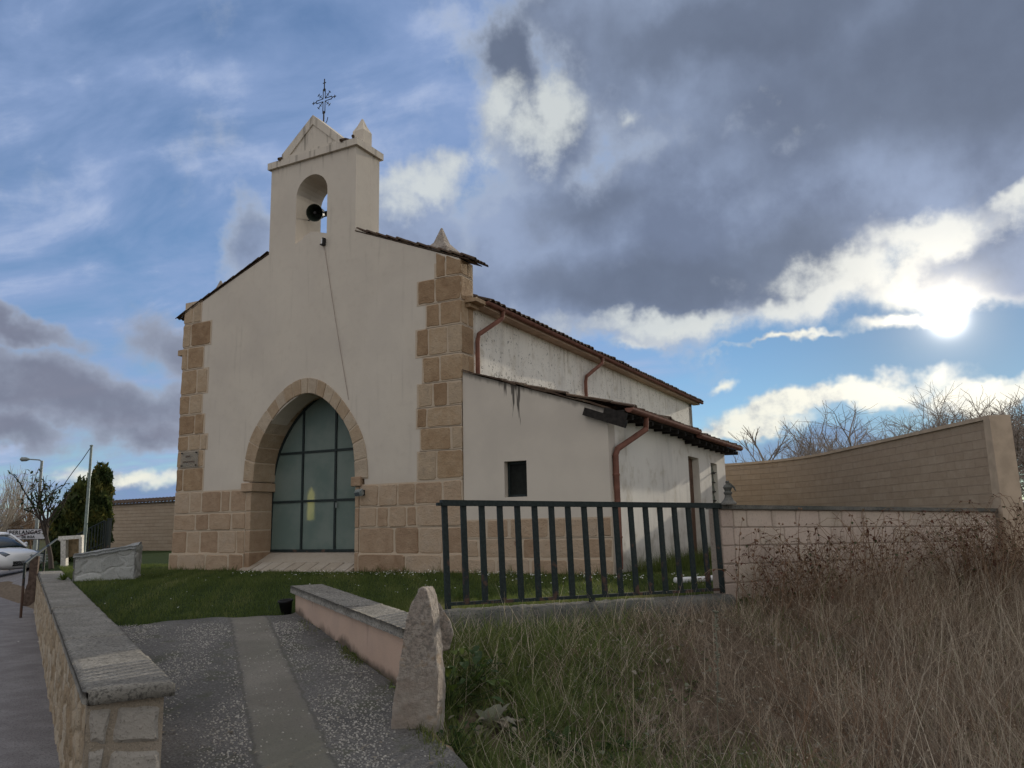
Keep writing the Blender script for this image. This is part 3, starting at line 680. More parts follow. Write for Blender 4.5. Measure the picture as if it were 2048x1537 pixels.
# tiles over the sloping shoulders of the facade wall
def half_tile(mm, p, d, L, r, up, n=7):
    p, d, up = Vector(p), Vector(d).normalized(), Vector(up).normalized(); x = d.cross(up).normalized()
    vs = []; fs = []
    for e, rr in ((0, r), (L, r*.86)):
        for q in (rr, rr-.016):
            for k in range(n): a = math.pi*k/(n-1); vs.append(p+d*e+x*(q*math.cos(a))+up*(q*.75*math.sin(a)))
    for k in range(n-1):
        fs += [(k, k+1, 2*n+k+1, 2*n+k), (n+k+1, n+k, 3*n+k, 3*n+k+1), (k+1, k, n+k, n+k+1), (2*n+k, 2*n+k+1, 3*n+k+1, 3*n+k)]
    mm.add(vs, fs)
def rake(x0, z0, x1, z1, y0, y1, step=.25, rad=.05):
    mm = MB(); dx, dz = x1-x0, z1-z0; L = math.hypot(dx, dz); d = Vector((dx/L, 0, dz/L)); up = Vector((-d.z, 0, d.x)); up = up if up.z > 0 else -up
    n = int(L/step)+1; rows = max(2, int((y1-y0)/(rad*2.05)))
    for i in range(n):
        for j in range(rows):
            y = y0+rad+(y1-y0-2*rad)*j/(rows-1)
            p = Vector((x0, y, z0))+d*(i*step)+up*(.012+rng.uniform(-.006, .01)); half_tile(mm, p+d*.32+up*.012, (-d+up*.09).normalized(), .32, rad, up)
    m0 = Vector((x0, (y0+y1)/2, z0))+d*L/2+up*.006
    mm.box(m0, (L+.04, y1-y0-.05, .014), mat=Matrix((d, Vector((0, 1, 0)), up)).transposed())
    return mm
rake(TR+.02, 6.37, .16, 5.365, -.035, .49).build('shoulder_tiles', M_TILE, CH, kind=None)
rake(TL-.02, 6.31, -7.03, 5.36, -.035, .49).build('shoulder_tiles', M_TILE, CH)
# quoins of brown sandstone: pale mortar ground, one cushion-faced block per stone
O, UX, UZ, NF = (0, 0, 0), (1, 0, 0), (0, 0, 1), (0, -1, 0); NS = (1, 0, 0); UY = (0, 1, 0)
zr = [5.62, 5.12, 4.67, 4.23, 3.72, 3.24, 2.81, 2.45, 2.05, 1.55]
ri = [-.52, -.90, -.71, -.93, -.79, -.90, -.92, -.84, -.90]
rs = [[-.30], [-.52], [-.43], [-.67, -.27], [-.42], [-.57, -.27], [-.70], [-.21], [-.50]]
m = MB(); mo = MB(); Q = CH
for k in range(9):
    z1, z0 = zr[k], zr[k+1]
    if k == 0: z1 = 5.40
    xs = [ri[k]]+rs[k]+[.0]; tp_ = lambda q: (5.40-q*.40 if k == 0 else z1)
    mo.bbox(ri[k]-.015, .004, -.006, .02, z0-.004, z1+.004)
    for a, b in zip(xs[:-1], xs[1:]):
        m.stone(O, UX, UZ, NF, [(a+.016, z0+.016), (b-(.012 if b < -.01 else -.012), z0+.016), (b-(.012 if b < -.01 else -.012), tp_(b)-.013), (a+.012, tp_(a)-.013)], back=.03, h=.016)
    ys = [.0, .42] if k % 2 else [.0, .24, .42]
    if k >= 5: continue
    mo.bbox(-.02, .006, .0, .43, z0-.004, z1+.004)
    for a, b in zip(ys[:-1], ys[1:]):
        m.stone((0, 0, 0), UY, UZ, NS, [(a+.006, z0+.016), (b-.016, z0+.016), (b-.016, z1-.016), (a+.006, z1-.016)], back=.03, h=.016)
q1 = m.build('quoin', M_ASHLAR, CH); mo.build('mortar', M_MORTAR, q1)
zl = [5.62, 5.18, 4.64, 4.13, 3.59, 3.16, 2.74, 2.41, 2.05, 1.57]
zl = [5.62, 5.14, 4.62, 4.13, 3.59, 3.16, 2.74, 2.41, 2.05, 1.57]
li = [-6.45, -6.13, -6.32, -6.16, -6.30, -6.21, -6.10, -6.17, -6.17]
ls = [[-6.69], [-6.73], [-6.80], [-6.48], [-6.67], [-6.49], [-6.64, -6.29], [], [-6.76]]
m = MB(); mo = MB()
for k in range(9):
    z1, z0 = zl[k], zl[k+1]; xs = [-6.95]+ls[k]+[li[k]]
    mo.bbox(-6.945, li[k]+.015, -.006, .02, z0-.004, z1+.004); mo.bbox(-6.945, -6.90, .0, .45, z0-.004, z1+.004)
    for i, (a, b) in enumerate(zip(xs[:-1], xs[1:])):
        zt = [z1-.016]*2 if k else [min(z1, 5.42+(a+6.92)*.41)-.02, min(z1, 5.42+(b+6.92)*.41)-.02]
        m.stone(O, UX, UZ, NF, [(a+(.012 if i else -.012), z0+.016), (b-.016, z0+.016), (b-.016, zt[1]), (a+(.012 if i else -.012), zt[0])], back=.03, h=.016)
q2 = m.build('quoin', M_ASHLAR, CH); mo.build('mortar', M_MORTAR, q2)
# plinth courses either side of the doorway
m = MB(); mo = MB()
def course(z0, z1, xs, y=0.0, h=.018):
    for a, b in zip(xs[:-1], xs[1:]):
        m.stone((0, y, 0), UX, UZ, NF, [(a+.016, z0+.016), (b-.016, z0+.016), (b-.016, z1-.016), (a+.016, z1-.016)], back=.05, h=h+rng.uniform(-.004, .006), jit=.012)
    mo.bbox(xs[0]+.004, xs[-1]-.004, y-.006, y+.03, z0-.003, z1+.003)
jl, jr = jambL-.14, jambR+.10
course(1.12, 1.56, [-6.97, -6.53, -6.19, -5.63, -5.38, jl]); course(.77, 1.12, [-6.97, -6.33, -5.95, -5.32, jl])
course(.32, .77, [-6.99, -6.56, -6.18, -5.66, -5.16, jl]); course(-.2, .32, [-7.03, -6.75, -5.97, -5.34, jl], -.03)
pl = m.build('plinth', M_PLINTH, CH); mo.build('mortar', M_MORTAR, pl); m = MB(); mo = MB()
course(1.13, 1.53, [jr, -1.73, -1.32, -.95, -.38, .012]); course(.76, 1.13, [jr, -1.76, -1.51, -1.13, -.92, .012])
course(.31, .76, [jr, -1.38, -.87, -.38, .014]); course(-.2, .31, [jr, -1.13, -.39, .02], -.03)
pl = m.build('plinth', M_PLINTH, CH); mo.build('mortar', M_MORTAR, pl)
# jambs, imposts, voussoirs
m = MB(); mo = MB()
for (x0, x1, sgn) in ((jl, jambL, 1), (jambR, jr, -1)):
    zs = [-.1, .34, .76, 1.12, 1.50]
    for z0, z1 in zip(zs[:-1], zs[1:]):
        m.box(((x0+x1)/2, .29, (z0+z1)/2), (x1-x0-.012, .62, z1-z0-.02), tone=rng.random())
    mo.bbox(min(x0, x1)+.01, max(x0, x1)-.012, -.004, .60, -.1, 1.50)
    xi = (x0-.10, x1+.055) if sgn > 0 else (x0-.055, x1+.06)
    jb = m.build('door_jamb', M_PLINTH, CH); mo.build('mortar', M_MORTAR, jb); m = MB(); mo = MB()
    m.bbox(xi[0], xi[1], -.07, .60, 1.505, 1.675, tone=.15 if sgn < 0 else .6); im = m.build('impost', M_PLINTH, CH); m = MB()
    for q in (jb, im): b_ = q.modifiers.new('bevel', 'BEVEL'); b_.width = .014; b_.segments = 2
m = MB(); mo = MB()
def resample(px):
    P = np.array([fx(330+x/3.4133, 540+y/3.4133, -.02) for x, y in px]); L = np.r_[0, np.cumsum(np.hypot(*np.diff(P, axis=0).T))]; u = np.linspace(0, L[-1], 89)
    Q = np.stack([np.interp(u, L, P[:, 0]), np.interp(u, L, P[:, 1])], 1)
    for _ in range(6): Q[1:-1] = (Q[:-2]+2*Q[1:-1]+Q[2:])/4
    return [tuple(q) for q in Q]
eo = resample([(1383, 1425), (1378, 1300), (1366, 1210), (1345, 1130), (1310, 1050), (1265, 970), (1215, 895), (1160, 830), (1100, 775), (1040, 745), (985, 733), (940, 738), (880, 762), (815, 810), (750, 880), (690, 960), (635, 1040), (575, 1160), (545, 1290), (533, 1446)])
ei = resample([(1296, 1425), (1292, 1300), (1284, 1205), (1262, 1120), (1222, 1040), (1174, 970), (1125, 915), (1080, 878), (1035, 850), (985, 838), (920, 850), (860, 880), (800, 930), (745, 1000), (695, 1080), (645, 1190), (612, 1310), (601, 1446)])
cuts = [0, 6, 12, 17, 22, 27, 31, 35, 39, 43, 46, 50, 54, 58, 63, 69, 75, 81, 88]
def wedge(mm, i0, i1, g, yf, yb, shrink, tone=None):
    idx = list(range(i0, i1+1)); vs = []; fs = []; n = len(idx)
    o_, i_ = [eo[i] for i in idx], [ei[i] for i in idx]
    def lerp(a, b, t_): return (a[0]+(b[0]-a[0])*t_, a[1]+(b[1]-a[1])*t_)
    L = sum(math.dist(o_[k], o_[k+1]) for k in range(n-1)); t_ = g/L*(n-1)
    if g:
        o_[0] = lerp(o_[0], o_[1], min(.45, t_)); i_[0] = lerp(i_[0], i_[1], min(.45, t_)); o_[-1] = lerp(o_[-1], o_[-2], min(.45, t_)); i_[-1] = lerp(i_[-1], i_[-2], min(.45, t_))
    for y, k0 in ((yf, .0), (yb, .0)):
        for a, b in zip(o_, i_): vs.append((lerp(a, b, shrink)[0], y, lerp(a, b, shrink)[1]))
        for a, b in zip(o_, i_): vs.append((lerp(b, a, shrink)[0], y, lerp(b, a, shrink)[1]))
    N2 = 2*n
    for k in range(n-1):
        fs += [(k+1, k, n+k, n+k+1), (N2+k, N2+k+1, N2+n+k+1, N2+n+k), (k, k+1, N2+k+1, N2+k), (n+k+1, n+k, N2+n+k, N2+n+k+1)]
    fs += [(0, N2, N2+n, n), (n-1, 2*n-1, N2+2*n-1, N2+n-1)]
    mm.add(vs, fs, rng.random() if tone is None else tone)
for a, b in zip(cuts[:-1], cuts[1:]): wedge(m, a, b, .013, -.025+rng.uniform(-.004, .004), .60, .0)
wedge(mo, 0, 88, 0, -.012, .60, .03)
av = m.build('door_arch', M_ARCH, CH); mo.build('mortar', M_MORTAR, av)
b_ = av.modifiers.new('bevel', 'BEVEL'); b_.width = .010; b_.segments = 2; b_.limit_method = 'ANGLE'; b_.angle_limit = R_(50)
# sloping threshold: smooth slab above a row of setts
m = MB()
m.add([(jambL, .60, .335), (jambR, .60, .335), (jambR, .20, .15), (jambL, .20, .15), (jambL, .60, -.1), (jambR, .60, -.1), (jambR, .20, -.1), (jambL, .20, -.1)], [(3, 2, 1, 0), (0, 1, 5, 4), (2, 3, 7, 6), (1, 2, 6, 5), (3, 0, 4, 7)], .7)
x = jambL-.18
while x < jambR-.05:
    w = rng.uniform(.24, .33); x1 = min(x+w, jambR)
    m.add([(x+.012, .19, .146), (x1-.012, .19, .146), (x1-.012, -.26, -.035), (x+.012, -.26, -.035), (x+.012, .19, -.15), (x1-.012, .19, -.15), (x1-.012, -.26, -.15), (x+.012, -.26, -.15)],
          [(3, 2, 1, 0), (2, 3, 7, 6), (0, 3, 7, 4)[::-1], (1, 2, 6, 5)], rng.random()); x = x1
m.build('threshold', M_SILL, CH)
# glazed door: frosted panes in a dark frame
gd_ = MB()
gy0 = .57
gi = arch_pts(CX, 1.50, 1.34, 1.90, 20)
glz = [(jambR+.03, .335)]+gi+[(jambL-.03, .335)]
fr = MB()
for x in (-4.02, -3.19): fr.bbox(x-.022, x+.022, gy0-.03, gy0+.03, .335, 3.3)
for z in (1.30, 2.26): fr.bbox(jambL-.02, jambR+.02, gy0-.028, gy0+.028, z-.022, z+.022)
fr.bbox(jambL-.02, jambR+.02, gy0-.032, gy0+.032, .325, .375)
for a, b in zip(glz[:-1], glz[1:]): fr.bar((a[0], gy0, a[1]), (b[0], gy0, b[1]), .05, .05)
dr = fr.build('glass_door', M_RAIL, CH)
def clipx(poly, x, keep_right):
    o = []
    for i in range(len(poly)):
        a, b = poly[i], poly[(i+1) % len(poly)]; ia = (a[0] > x) == keep_right; ib = (b[0] > x) == keep_right
        if ia: o.append(a)
        if ia != ib: t_ = (x-a[0])/(b[0]-a[0]); o.append((x, a[1]+(b[1]-a[1])*t_))
    return o
def clipz(poly, z, up):
    return [(b, a) for a, b in clipx([(q[1], q[0]) for q in poly], z, up)]
for xa, xb in ((-9, -4.02), (-4.02, -3.19), (-3.19, 9)):
    for za, zb in ((-9, 1.30), (1.30, 2.26), (2.26, 9)):
        p_ = clipz(clipz(clipx(clipx(glz, xa, True), xb, False), za, True), zb, False)
        if len(p_) < 3: continue
        g_ = MB(); g_.plate(p_, [], gy0-.006, gy0+.006); g_.build('pane', M_GLASS, dr)
m = MB(); m.lathe([(.016, -.05), (.016, .05)], 8, Matrix.Translation((-3.13, gy0-.05, 1.2))); m.build('door_handle', M_GREYMET, dr)
# dim interior with one lit yellow window
m = MB(); m.bbox(-6.6, -.3, 3.2, 3.3, 0, 4.2); m.bbox(-6.6, -.3, .62, 3.3, -.05, .0); m.bbox(-6.6, -.3, .62, 3.3, 4.2, 4.3); m.build('interior_wall', material('interior_plaster', flat((.20, .24, .22), .2, 2)), CH)
m = MB(); m.plate([(-4.64, .94), (-4.47, .94), (-4.47, 1.48), (-4.555, 1.62), (-4.64, 1.48)], [], 1.40, 1.42); m.build('lit_lancet', M_GLOW, CH)
# nave
m = MB(); NX0, NX1, NY1 = -6.84, -.03, 15.05
m.bbox(NX1-.4, NX1, .452, NY1, -.3, 4.62); m.bbox(NX0, NX0+.4, .452, NY1, -.3, 4.62)
zt = 4.62+.40*3.405
m.add([(NX0, NY1, -.3), (NX1, NY1, -.3), (NX1, NY1, 4.62), (-3.435, NY1, zt), (NX0, NY1, 4.62)]+[(NX0, NY1-.4, -.3), (NX1, NY1-.4, -.3), (NX1, NY1-.4, 4.62), (-3.435, NY1-.4, zt), (NX0, NY1-.4, 4.62)],
      [(4, 3, 2, 1, 0), (5, 6, 7, 8, 9), (0, 1, 6, 5), (1, 2, 7, 6), (2, 3, 8, 7), (3, 4, 9, 8), (4, 0, 5, 9)])
nv = m.build('nave_wall', M_LIME, CH)
def tiled(x0, z0, x1, z1, ya, yb, per=.205, amp=.032, thick=.022, rows=.36, seed=0):
    """barrel-tiled slope from the eave (x0,z0) to the top (x1,z1), ribs side by side along Y"""
    rr = np.random.default_rng(seed); L = math.hypot(x1-x0, z1-z0); nr = max(2, int(L/rows)); ny = int((yb-ya)/per*8)
    ys = np.linspace(ya, yb, ny); V = []; us = []
    for i in range(nr): us += [(i/nr, .016), ((i+.985)/nr, 0.0)]
    nxv, nzv = -(z1-z0)/L, (x1-x0)/L
    if nzv < 0: nxv, nzv = -nxv, -nzv
    ph = ys/per*2*math.pi
    jig = rr.normal(0, .010, (nr, int((yb-ya)/per)+2))
    for k, (u, lift) in enumerate(us):
        j = jig[k//2][np.clip(((ys-ya)/per).astype(int), 0, jig.shape[1]-1)]
        a = amp*np.abs(np.cos(ph/2))**.8*1.6-amp*.5+lift+j
        V.append(np.stack([x0+(x1-x0)*u+nxv*a, ys, z0+(z1-z0)*u+nzv*a], -1))
    V = np.array(V); nU = len(us); top = V.reshape(-1, 3)
    bot = top.copy(); bot[:, 0] -= nxv*thick; bot[:, 2] -= nzv*thick
    F = gridfaces(nU, ny); n = len(top); e = []
    idx = np.arange(n).reshape(nU, ny)
    for line in (idx[0], idx[-1], idx[:, 0], idx[:, -1]): e.append(np.stack([line[:-1], line[1:], line[1:]+n, line[:-1]+n], 1))
    return np.concatenate([top, bot]), np.concatenate([F, F[:, ::-1]+n]+e)
a1 = tiled(.31, 4.715, -3.46, 4.715+.40*3.77, .50, 15.35, seed=1); a2 = tiled(-7.23, 4.75, -3.40, 4.75+.40*3.83, .50, 15.35, seed=2)
V = np.concatenate([a1[0], a2[0]]); Fq = np.concatenate([a1[1], a2[1]+len(a1[0])])
npmesh('nave_roof', V, Fq, M_TILE, parent=CH)
m = MB(); M_SOFF = material('pale_brown_soffit', flat((.46, .34, .25), .15, 4)); m.bbox(-.028, .20, .47, 15.25, 4.612, 4.67); m.build('eave_soffit', M_SOFF, CH); m = MB(); m.bbox(-7.2, -6.842, .47, 15.25, 4.58, 4.66); m.build('eave_soffit', M_SOFF, CH)
m = MB(); m.bbox(-.02, .10, .16, .46, 4.56, 4.63); m.bbox(-.02, .25, .12, .47, 4.632, 4.70); m.build('eave_corbel', M_ASHLAR, CH); m = MB(); m.bbox(-7.18, -6.9, .05, .49, 4.50, 4.62); m.build('eave_corbel', M_ASHLAR, CH)
def gutter(x, y0, y1, z, r=.055, sgn=1):
    mm = MB(); n = 9; prof = [(r*math.cos(a), r*math.sin(a)) for a in [math.pi+math.pi*k/n for k in range(n+1)]]+[(r*1.06, .012), (r*.90, .012)]+[(r*.9*math.cos(a), r*.9*math.sin(a)) for a in [2*math.pi-math.pi*k/n for k in range(n+1)]]
    prof = [(p, q+r*.6) for p, q in prof]; vs = [(x+p*sgn, y, z+q) for y in (y0, y1) for p, q in prof]; n = len(prof)
    mm.add(vs, [(k, (k+1) % n, n+(k+1) % n, n+k) for k in range(n)])
    cap = [(r*math.cos(a), r*math.sin(a)+r*.6) for a in [math.pi+math.pi*k/9 for k in range(10)]]
    for y in (y0, y1): mm.add([(x+p*sgn, y, z+q) for p, q in cap], [tuple(range(10))])
    return mm
gutter(.25, .45, 15.4, 4.665, .048).build('gutter', M_GUTTER, CH); gutter(-7.25, .25, 15.4, 4.62, .055, -1).build('gutter', M_GUTTER, CH)
def downpipe(pts, r=.042):
    mm = MB(); mm.tube(pts, r, 10); return mm
downpipe([(.25, 1.10, 4.66), (.24, 1.08, 4.52), (.06, .52, 4.13), (.045, .50, 4.0), (.045, .50, 3.38)]).build('downpipe', M_GUTTER, CH)
downpipe([(.25, 6.12, 4.66), (.24, 6.10, 4.52), (.06, 5.52, 4.13), (.045, 5.50, 4.0), (.045, 5.50, 3.40)]).build('downpipe', M_GUTTER, CH)
# side annex: rendered front wall, white side wall
AX, AY = 2.63, 7.72
m = MB(); sl_ = .333
win = [(.80, 1.21), (1.21, 1.21), (1.21, 1.79), (.80, 1.79)]
m.plate([(.02, -.3), (AX, -.3), (AX, 2.36), (2.66, 2.50), (.02, 3.375)], [win], .012, .30); fw = m.build('annex_front_wall', M_STUCCO, CH)
m = MB(); fr = MB()
fr.bbox(.80, 1.21, .13, .16, 1.21, 1.25); fr.bbox(.80, 1.21, .13, .16, 1.75, 1.79); fr.bbox(.80, .84, .13, .16, 1.25, 1.75); fr.bbox(1.17, 1.21, .13, .16, 1.25, 1.75)
wf = fr.build('window', M_RAIL, CH)
m.bbox(.84, 1.17, .15, .158, 1.25, 1.75); m.build('pane', M_DARK, wf)
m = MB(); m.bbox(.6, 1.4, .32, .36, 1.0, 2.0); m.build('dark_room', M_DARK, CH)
# annex side wall with door and slatted window
m = MB(); dY0, dY1 = 4.50, 5.32; wY0, wY1 = 6.33, 6.90
hole_d = [(dY0, 0.04), (dY1, 0.04), (dY1, 2.065), (dY0, 2.065)]; hole_w = [(wY0, .95), (wY1, .95), (wY1, 2.03), (wY0, 2.03)]
mm = MB(); mm.plate([(.302, -.3), (AY, -.3), (AY, 2.42), (.302, 2.42)], [hole_d, hole_w], 0, .28)
mm.v = [(AX-y, x, z) for x, y, z in mm.v]; 
mm.bbox(.02, AX-.281, AY-.25, AY, -.3, 2.5); aw = mm.build('annex_side_wall', M_LIME, CH)
m = MB(); m.bbox(AX-.20, AX-.15, dY0, dY1, .04, 2.06)
for k in range(5): m.bbox(AX-.15, AX-.143, dY0+.02+k*.163, dY0+.17+k*.163, .06, 2.04)
dd = m.build('side_door', M_WOOD, CH); m = MB(); m.bbox(AX-.14, AX-.10, dY0+.06, dY0+.09, 1.0, 1.12); m.build('door_handle', M_IRON, dd)
m = MB()
for k in range(5):
    z = 1.0+.205*k; m.box((AX-.10, (wY0+wY1)/2, z+.09), (.02, wY1-wY0, .185), mat=Matrix.Rotation(R_(-9), 3, 'Y'))
lv = m.build('slatted_window', M_LOUVRE, CH)
m = MB()
for k in range(1, 5): m.bbox(AX-.075, AX-.055, wY0+.02, wY1, .985+.205*k, 1.005+.205*k)
m.bbox(AX-.02, AX+.10, wY0+.02, wY0+.10, 1.80, 1.815); m.build('slat_rail', M_IRON, lv)
# annex roofs
a1 = tiled(3.02, 2.495, .0, 3.36, .14, 4.15, seed=3); a2 = tiled(3.0, 2.45, .0, 2.45+.24*3.0, 4.16, 8.0, seed=4)
V = np.concatenate([a1[0], a2[0]]); Fq = np.concatenate([a1[1], a2[1]+len(a1[0])]); npmesh('annex_roof', V, Fq, M_TILE, parent=CH)
m = MB()
dA = Vector((2.62, 0, -2.62*.333)).normalized(); upA = Vector((-dA.z, 0, dA.x))
x = .05
while x < 2.60:
    w = rng.uniform(.16, .34); p = Vector((x+w/2, .12, 3.40-.333*(x+w/2)+.014+rng.uniform(-.008, .010)))
    m.box(p, (w*1.08, .30+rng.uniform(-.02, .05), rng.uniform(.016, .034)), mat=Matrix((dA, Vector((0, 1, 0)), upA)).transposed()@Matrix.Rotation(rng.uniform(-.06, .06), 3, 'Y')); x += w
m.build('coping_tiles', M_TILE, CH)
m = MB(); zA = lambda x: 3.26-.333*x
m.bar((2.28, -.05, zA(2.28)-.01), (2.95, -.05, zA(2.95)-.035), .10, .125); m.bar((2.62, -.05, zA(2.62)+.09), (2.96, -.05, zA(2.96)+.085), .10, .10)
for k in range(16):
    y = .35+k*.5; m.bar((2.50, y, 2.41 if y < 4.1 else 2.33), (2.93, y, 2.385 if y < 4.1 else 2.32), .06, .07)
m.bbox(2.634, 2.90, .02, 4.15, 2.445, 2.475); m.bbox(2.634, 2.90, 4.16, 7.98, 2.37, 2.40); m.build('eave_timber', M_BEAM, CH)
gutter(2.97, .06, 4.14, 2.462, .068).build('gutter', M_GUTTER, CH); gutter(2.97, 4.16, 7.95, 2.405, .068).build('gutter', M_GUTTER, CH)
dp = downpipe([(2.955, .92, 2.44), (2.95, .90, 2.25), (2.70, .22, 1.90), (2.68, .17, 1.80), (2.68, .17, .20), (2.69, .13, .08)], .048)
dp = dp.build('downpipe', M_GUTTER, CH)
m = MB(); 
for z in (1.5, .55): m.lathe([(.052, -.02), (.057, 0), (.052, .02)], 12, Matrix.Translation((2.68, .17, z)))
m.build('pipe_clip', M_GUTTER, dp)
# annex plinth
m = MB(); mo = MB()
course(.55, .86, [.04, .45, .87, 1.58, 1.88, 2.42, 2.64], .012, .014); course(.24, .55, [.04, .30, 1.11, 1.39, 2.21, 2.64], .012, .014); course(-.2, .24, [.04, .62, 1.25, 1.9, 2.64], .006, .016)
pl2 = m.build('plinth', M_PLINTH, CH); mo.build('mortar', M_MORTAR, pl2)
m = MB(); m.lathe([(.001, -.012), (.04, -.012), (.045, 0)], 12, Matrix.Translation((1.02, -.012, .47))@Matrix.Rotation(R_(90), 4, 'X')); m.build('vent_cap', M_GUTTER, CH)

# bell, cross, small fittings on the facade
BELL = thing('bell', (-3.60, .36, 7.20), 'dark green bronze bell tilted in the arched opening of the tower', 'bell')
bm_ = Matrix.Translation((-3.60, .37, 7.12))@Matrix.Rotation(R_(18), 4, 'Z')@Matrix.Rotation(R_(-72), 4, 'X')
prof = [(.165, -.20), (.175, -.215), (.178, -.20), (.155, -.14), (.128, -.05), (.118, .04), (.11, .085), (.07, .115), (.0, .125)]
m = MB(); m.lathe([(r, z) for r, z in prof], 28, bm_); m.lathe([(.165, -.20), (.142, -.13), (.112, -.04), (.10, .07), (.0, .09)], 28, bm_); m.build('bell_body', M_BELL, BELL, smooth=True)
m = MB(); m.tube([bm_@Vector((0, 0, .07)), bm_@Vector((0, .01, -.17))], [.012, .014], 8); m.lathe([(.0, -.20), (.03, -.19), (.034, -.17), (.0, -.14)], 12, bm_); m.build('clapper', M_IRON, BELL)
m = MB(); m.tube([(bc-br-.02, .37, 7.02), (bc+br+.02, .37, 7.02)], .014, 8); m.box(bm_@Vector((0, 0, .17)), (.30, .09, .10), mat=bm_.to_3x3()); m.tube([(bc+br-.02, .37, 7.02), bm_@Vector((.1, 0, .17))], .02, 8); m.build('yoke', M_IRON, BELL)
cx_, cy_ = -3.575, .44
CR = thing('iron_cross', (cx_, cy_, 8.4), 'ornate black wrought iron cross with rayed arms above the pediment', 'cross')
m = MB()
zc = 9.66
m.tube([(cx_, cy_, 8.38), (cx_, cy_, 9.40)], .016, 8); m.tube([(cx_, cy_, 9.86), (cx_, cy_, 10.14)], .012, 6)
for s_ in (-1, 1):
    m.tube([(cx_+s_*.028, cy_, 9.36), (cx_+s_*.028, cy_, 9.63), (cx_+s_*.20, cy_, 9.63+.0)], .0095, 6); m.tube([(cx_+s_*.028, cy_, 9.90), (cx_+s_*.028, cy_, 9.69), (cx_+s_*.20, cy_, 9.69)], .0095, 6)
    m.tube([(cx_+s_*.20, cy_, 9.625), (cx_+s_*.215, cy_, 9.66), (cx_+s_*.20, cy_, 9.695)], .0095, 6); m.tube([(cx_+s_*.21, cy_, 9.66), (cx_+s_*.32, cy_, 9.66)], .010, 6)
    m.tube([(cx_+s_*.285, cy_, 9.625), (cx_+s_*.285, cy_, 9.695)], .008, 6)
    for v in (-1, 1):
        m.tube([(cx_+s_*.03, cy_, zc+v*.03), (cx_+s_*.16, cy_, zc+v*.16)], .008, 6)
        for e in (.10, .15): m.tube([(cx_+s_*(e-.03), cy_, zc+v*(e+.025)), (cx_+s_*e, cy_, zc+v*e), (cx_+s_*(e+.025), cy_, zc+v*(e-.03))], .007, 5)
m.tube([(cx_-.04, cy_, 10.05), (cx_+.04, cy_, 10.05)], .009, 6); m.tube([(cx_-.03, cy_, 9.36), (cx_+.03, cy_, 9.36)], .01, 6); m.tube([(cx_-.028, cy_, 9.90), (cx_, cy_, 9.93), (cx_+.028, cy_, 9.90)], .0095, 6)
m.build('cross_frame', M_IRON, CR)
m = MB(); m.tube([(cx_, cy_, 9.10), (cx_-.05, cy_, 9.0), (cx_-.06, cy_, 8.8)], [.02, .028, .03], 8); m.tube([(cx_, cy_, 9.06), (cx_+.09, cy_, 9.16), (cx_+.11, cy_, 9.24)], .008, 6); m.tube([(cx_, cy_, 8.85), (cx_, cy_, 9.12)], [.04, .02], 8); m.build('cross_base', M_IRON, CR)
PQ = thing('plaque', (-6.55, -.03, 2.2), 'small frosted plaque with four dark screws on the left corner stones', 'plaque')
m = MB(); m.bbox(-6.82, -6.30, -.045, -.037, 2.06, 2.40); m.build('panel', M_PERSPEX, PQ)
m = MB()
for x in (-6.77, -6.35):
    for z in (2.10, 2.36): m.lathe([(.0, -.012), (.014, -.01), (.014, .02)], 8, Matrix.Translation((x, -.045, z))@Matrix.Rotation(R_(90), 4, 'X'))
m.build('screw', M_IRON, PQ)
m = MB(); x = -6.66
for k in range(4): m.bbox(x, x+.022, -.0475, -.046, 2.27+.008*(k % 2), 2.31-.006*(k % 3)); x += .036
M_ENG = material('worn_brown_lettering', flat((.09, .06, .05), .2)); m.build('engraving', M_ENG, PQ); m = MB()
x = -6.74
for k in range(11): m.bbox(x, x+.02, -.0475, -.046, 2.16+.004*(k % 3), 2.192-.004*(k % 2)); x += .032
m.build('engraving', M_ENG, PQ)
FL = thing('floodlight', (-2.02, -.05, 1.34), 'small grey floodlight fixed below the right impost of the doorway', 'floodlight')
px_, pz_ = fx(727, 986); m = MB(); rot = Matrix.Rotation(R_(25), 3, 'X')@Matrix.Rotation(R_(12), 3, 'Z'); m.box((px_, -.12, pz_), (.13, .09, .10), mat=rot); m.box((px_, -.17, pz_-.025), (.11, .02, .08), mat=rot); m.build('lamp_body', M_GREYMET, FL)
m = MB(); m.box((px_, -.183, pz_-.03), (.09, .006, .06), mat=rot); m.build('lens', M_LAMPGLASS, FL)
m = MB(); m.bbox(px_-.02, px_+.02, -.08, -.014, pz_-.015, pz_+.015); m.bbox(px_-.05, px_+.05, -.026, -.014, pz_-.05, pz_+.05); m.build('bracket', M_IRON, FL)
CB = thing('hanging_wire', (-3.1, -.02, 6.4), 'thin brown wire running down the facade from a small white roller to the arch', 'wire')
a_, b2 = fx(649, 490), fx(698, 800)
m = MB(); pts = [(a_[0]+(b2[0]-a_[0])*t_, -.012-.01*math.sin(t_*3.1), a_[1]+(b2[1]-a_[1])*t_-.015*math.sin(math.pi*t_)) for t_ in np.linspace(0, 1, 14)]; m.tube(pts, .0042, 5); m.build('wire', material('brown_wire', flat((.26, .19, .16), .1)), CB)
m = MB(); m.lathe([(.0, 0), (.028, 0), (.028, .10), (.0, .10)], 12, Matrix.Translation((a_[0]-.01, -.05, a_[1]))); m.build('roller', M_WHITEPL, CB)
m = MB(); m.bbox(a_[0]-.045, a_[0]+.03, -.085, -.0, a_[1]-.022, a_[1]-.002); m.bbox(a_[0]+.012, a_[0]+.035, -.085, .0, a_[1]-.02, a_[1]+.12); m.tube([(a_[0], -.04, a_[1]+.11), (a_[0]-.03, .1, a_[1]+.20), (bc+br-.05, .2, 6.6)], .008, 6); m.build('bracket', M_IRON, CB)

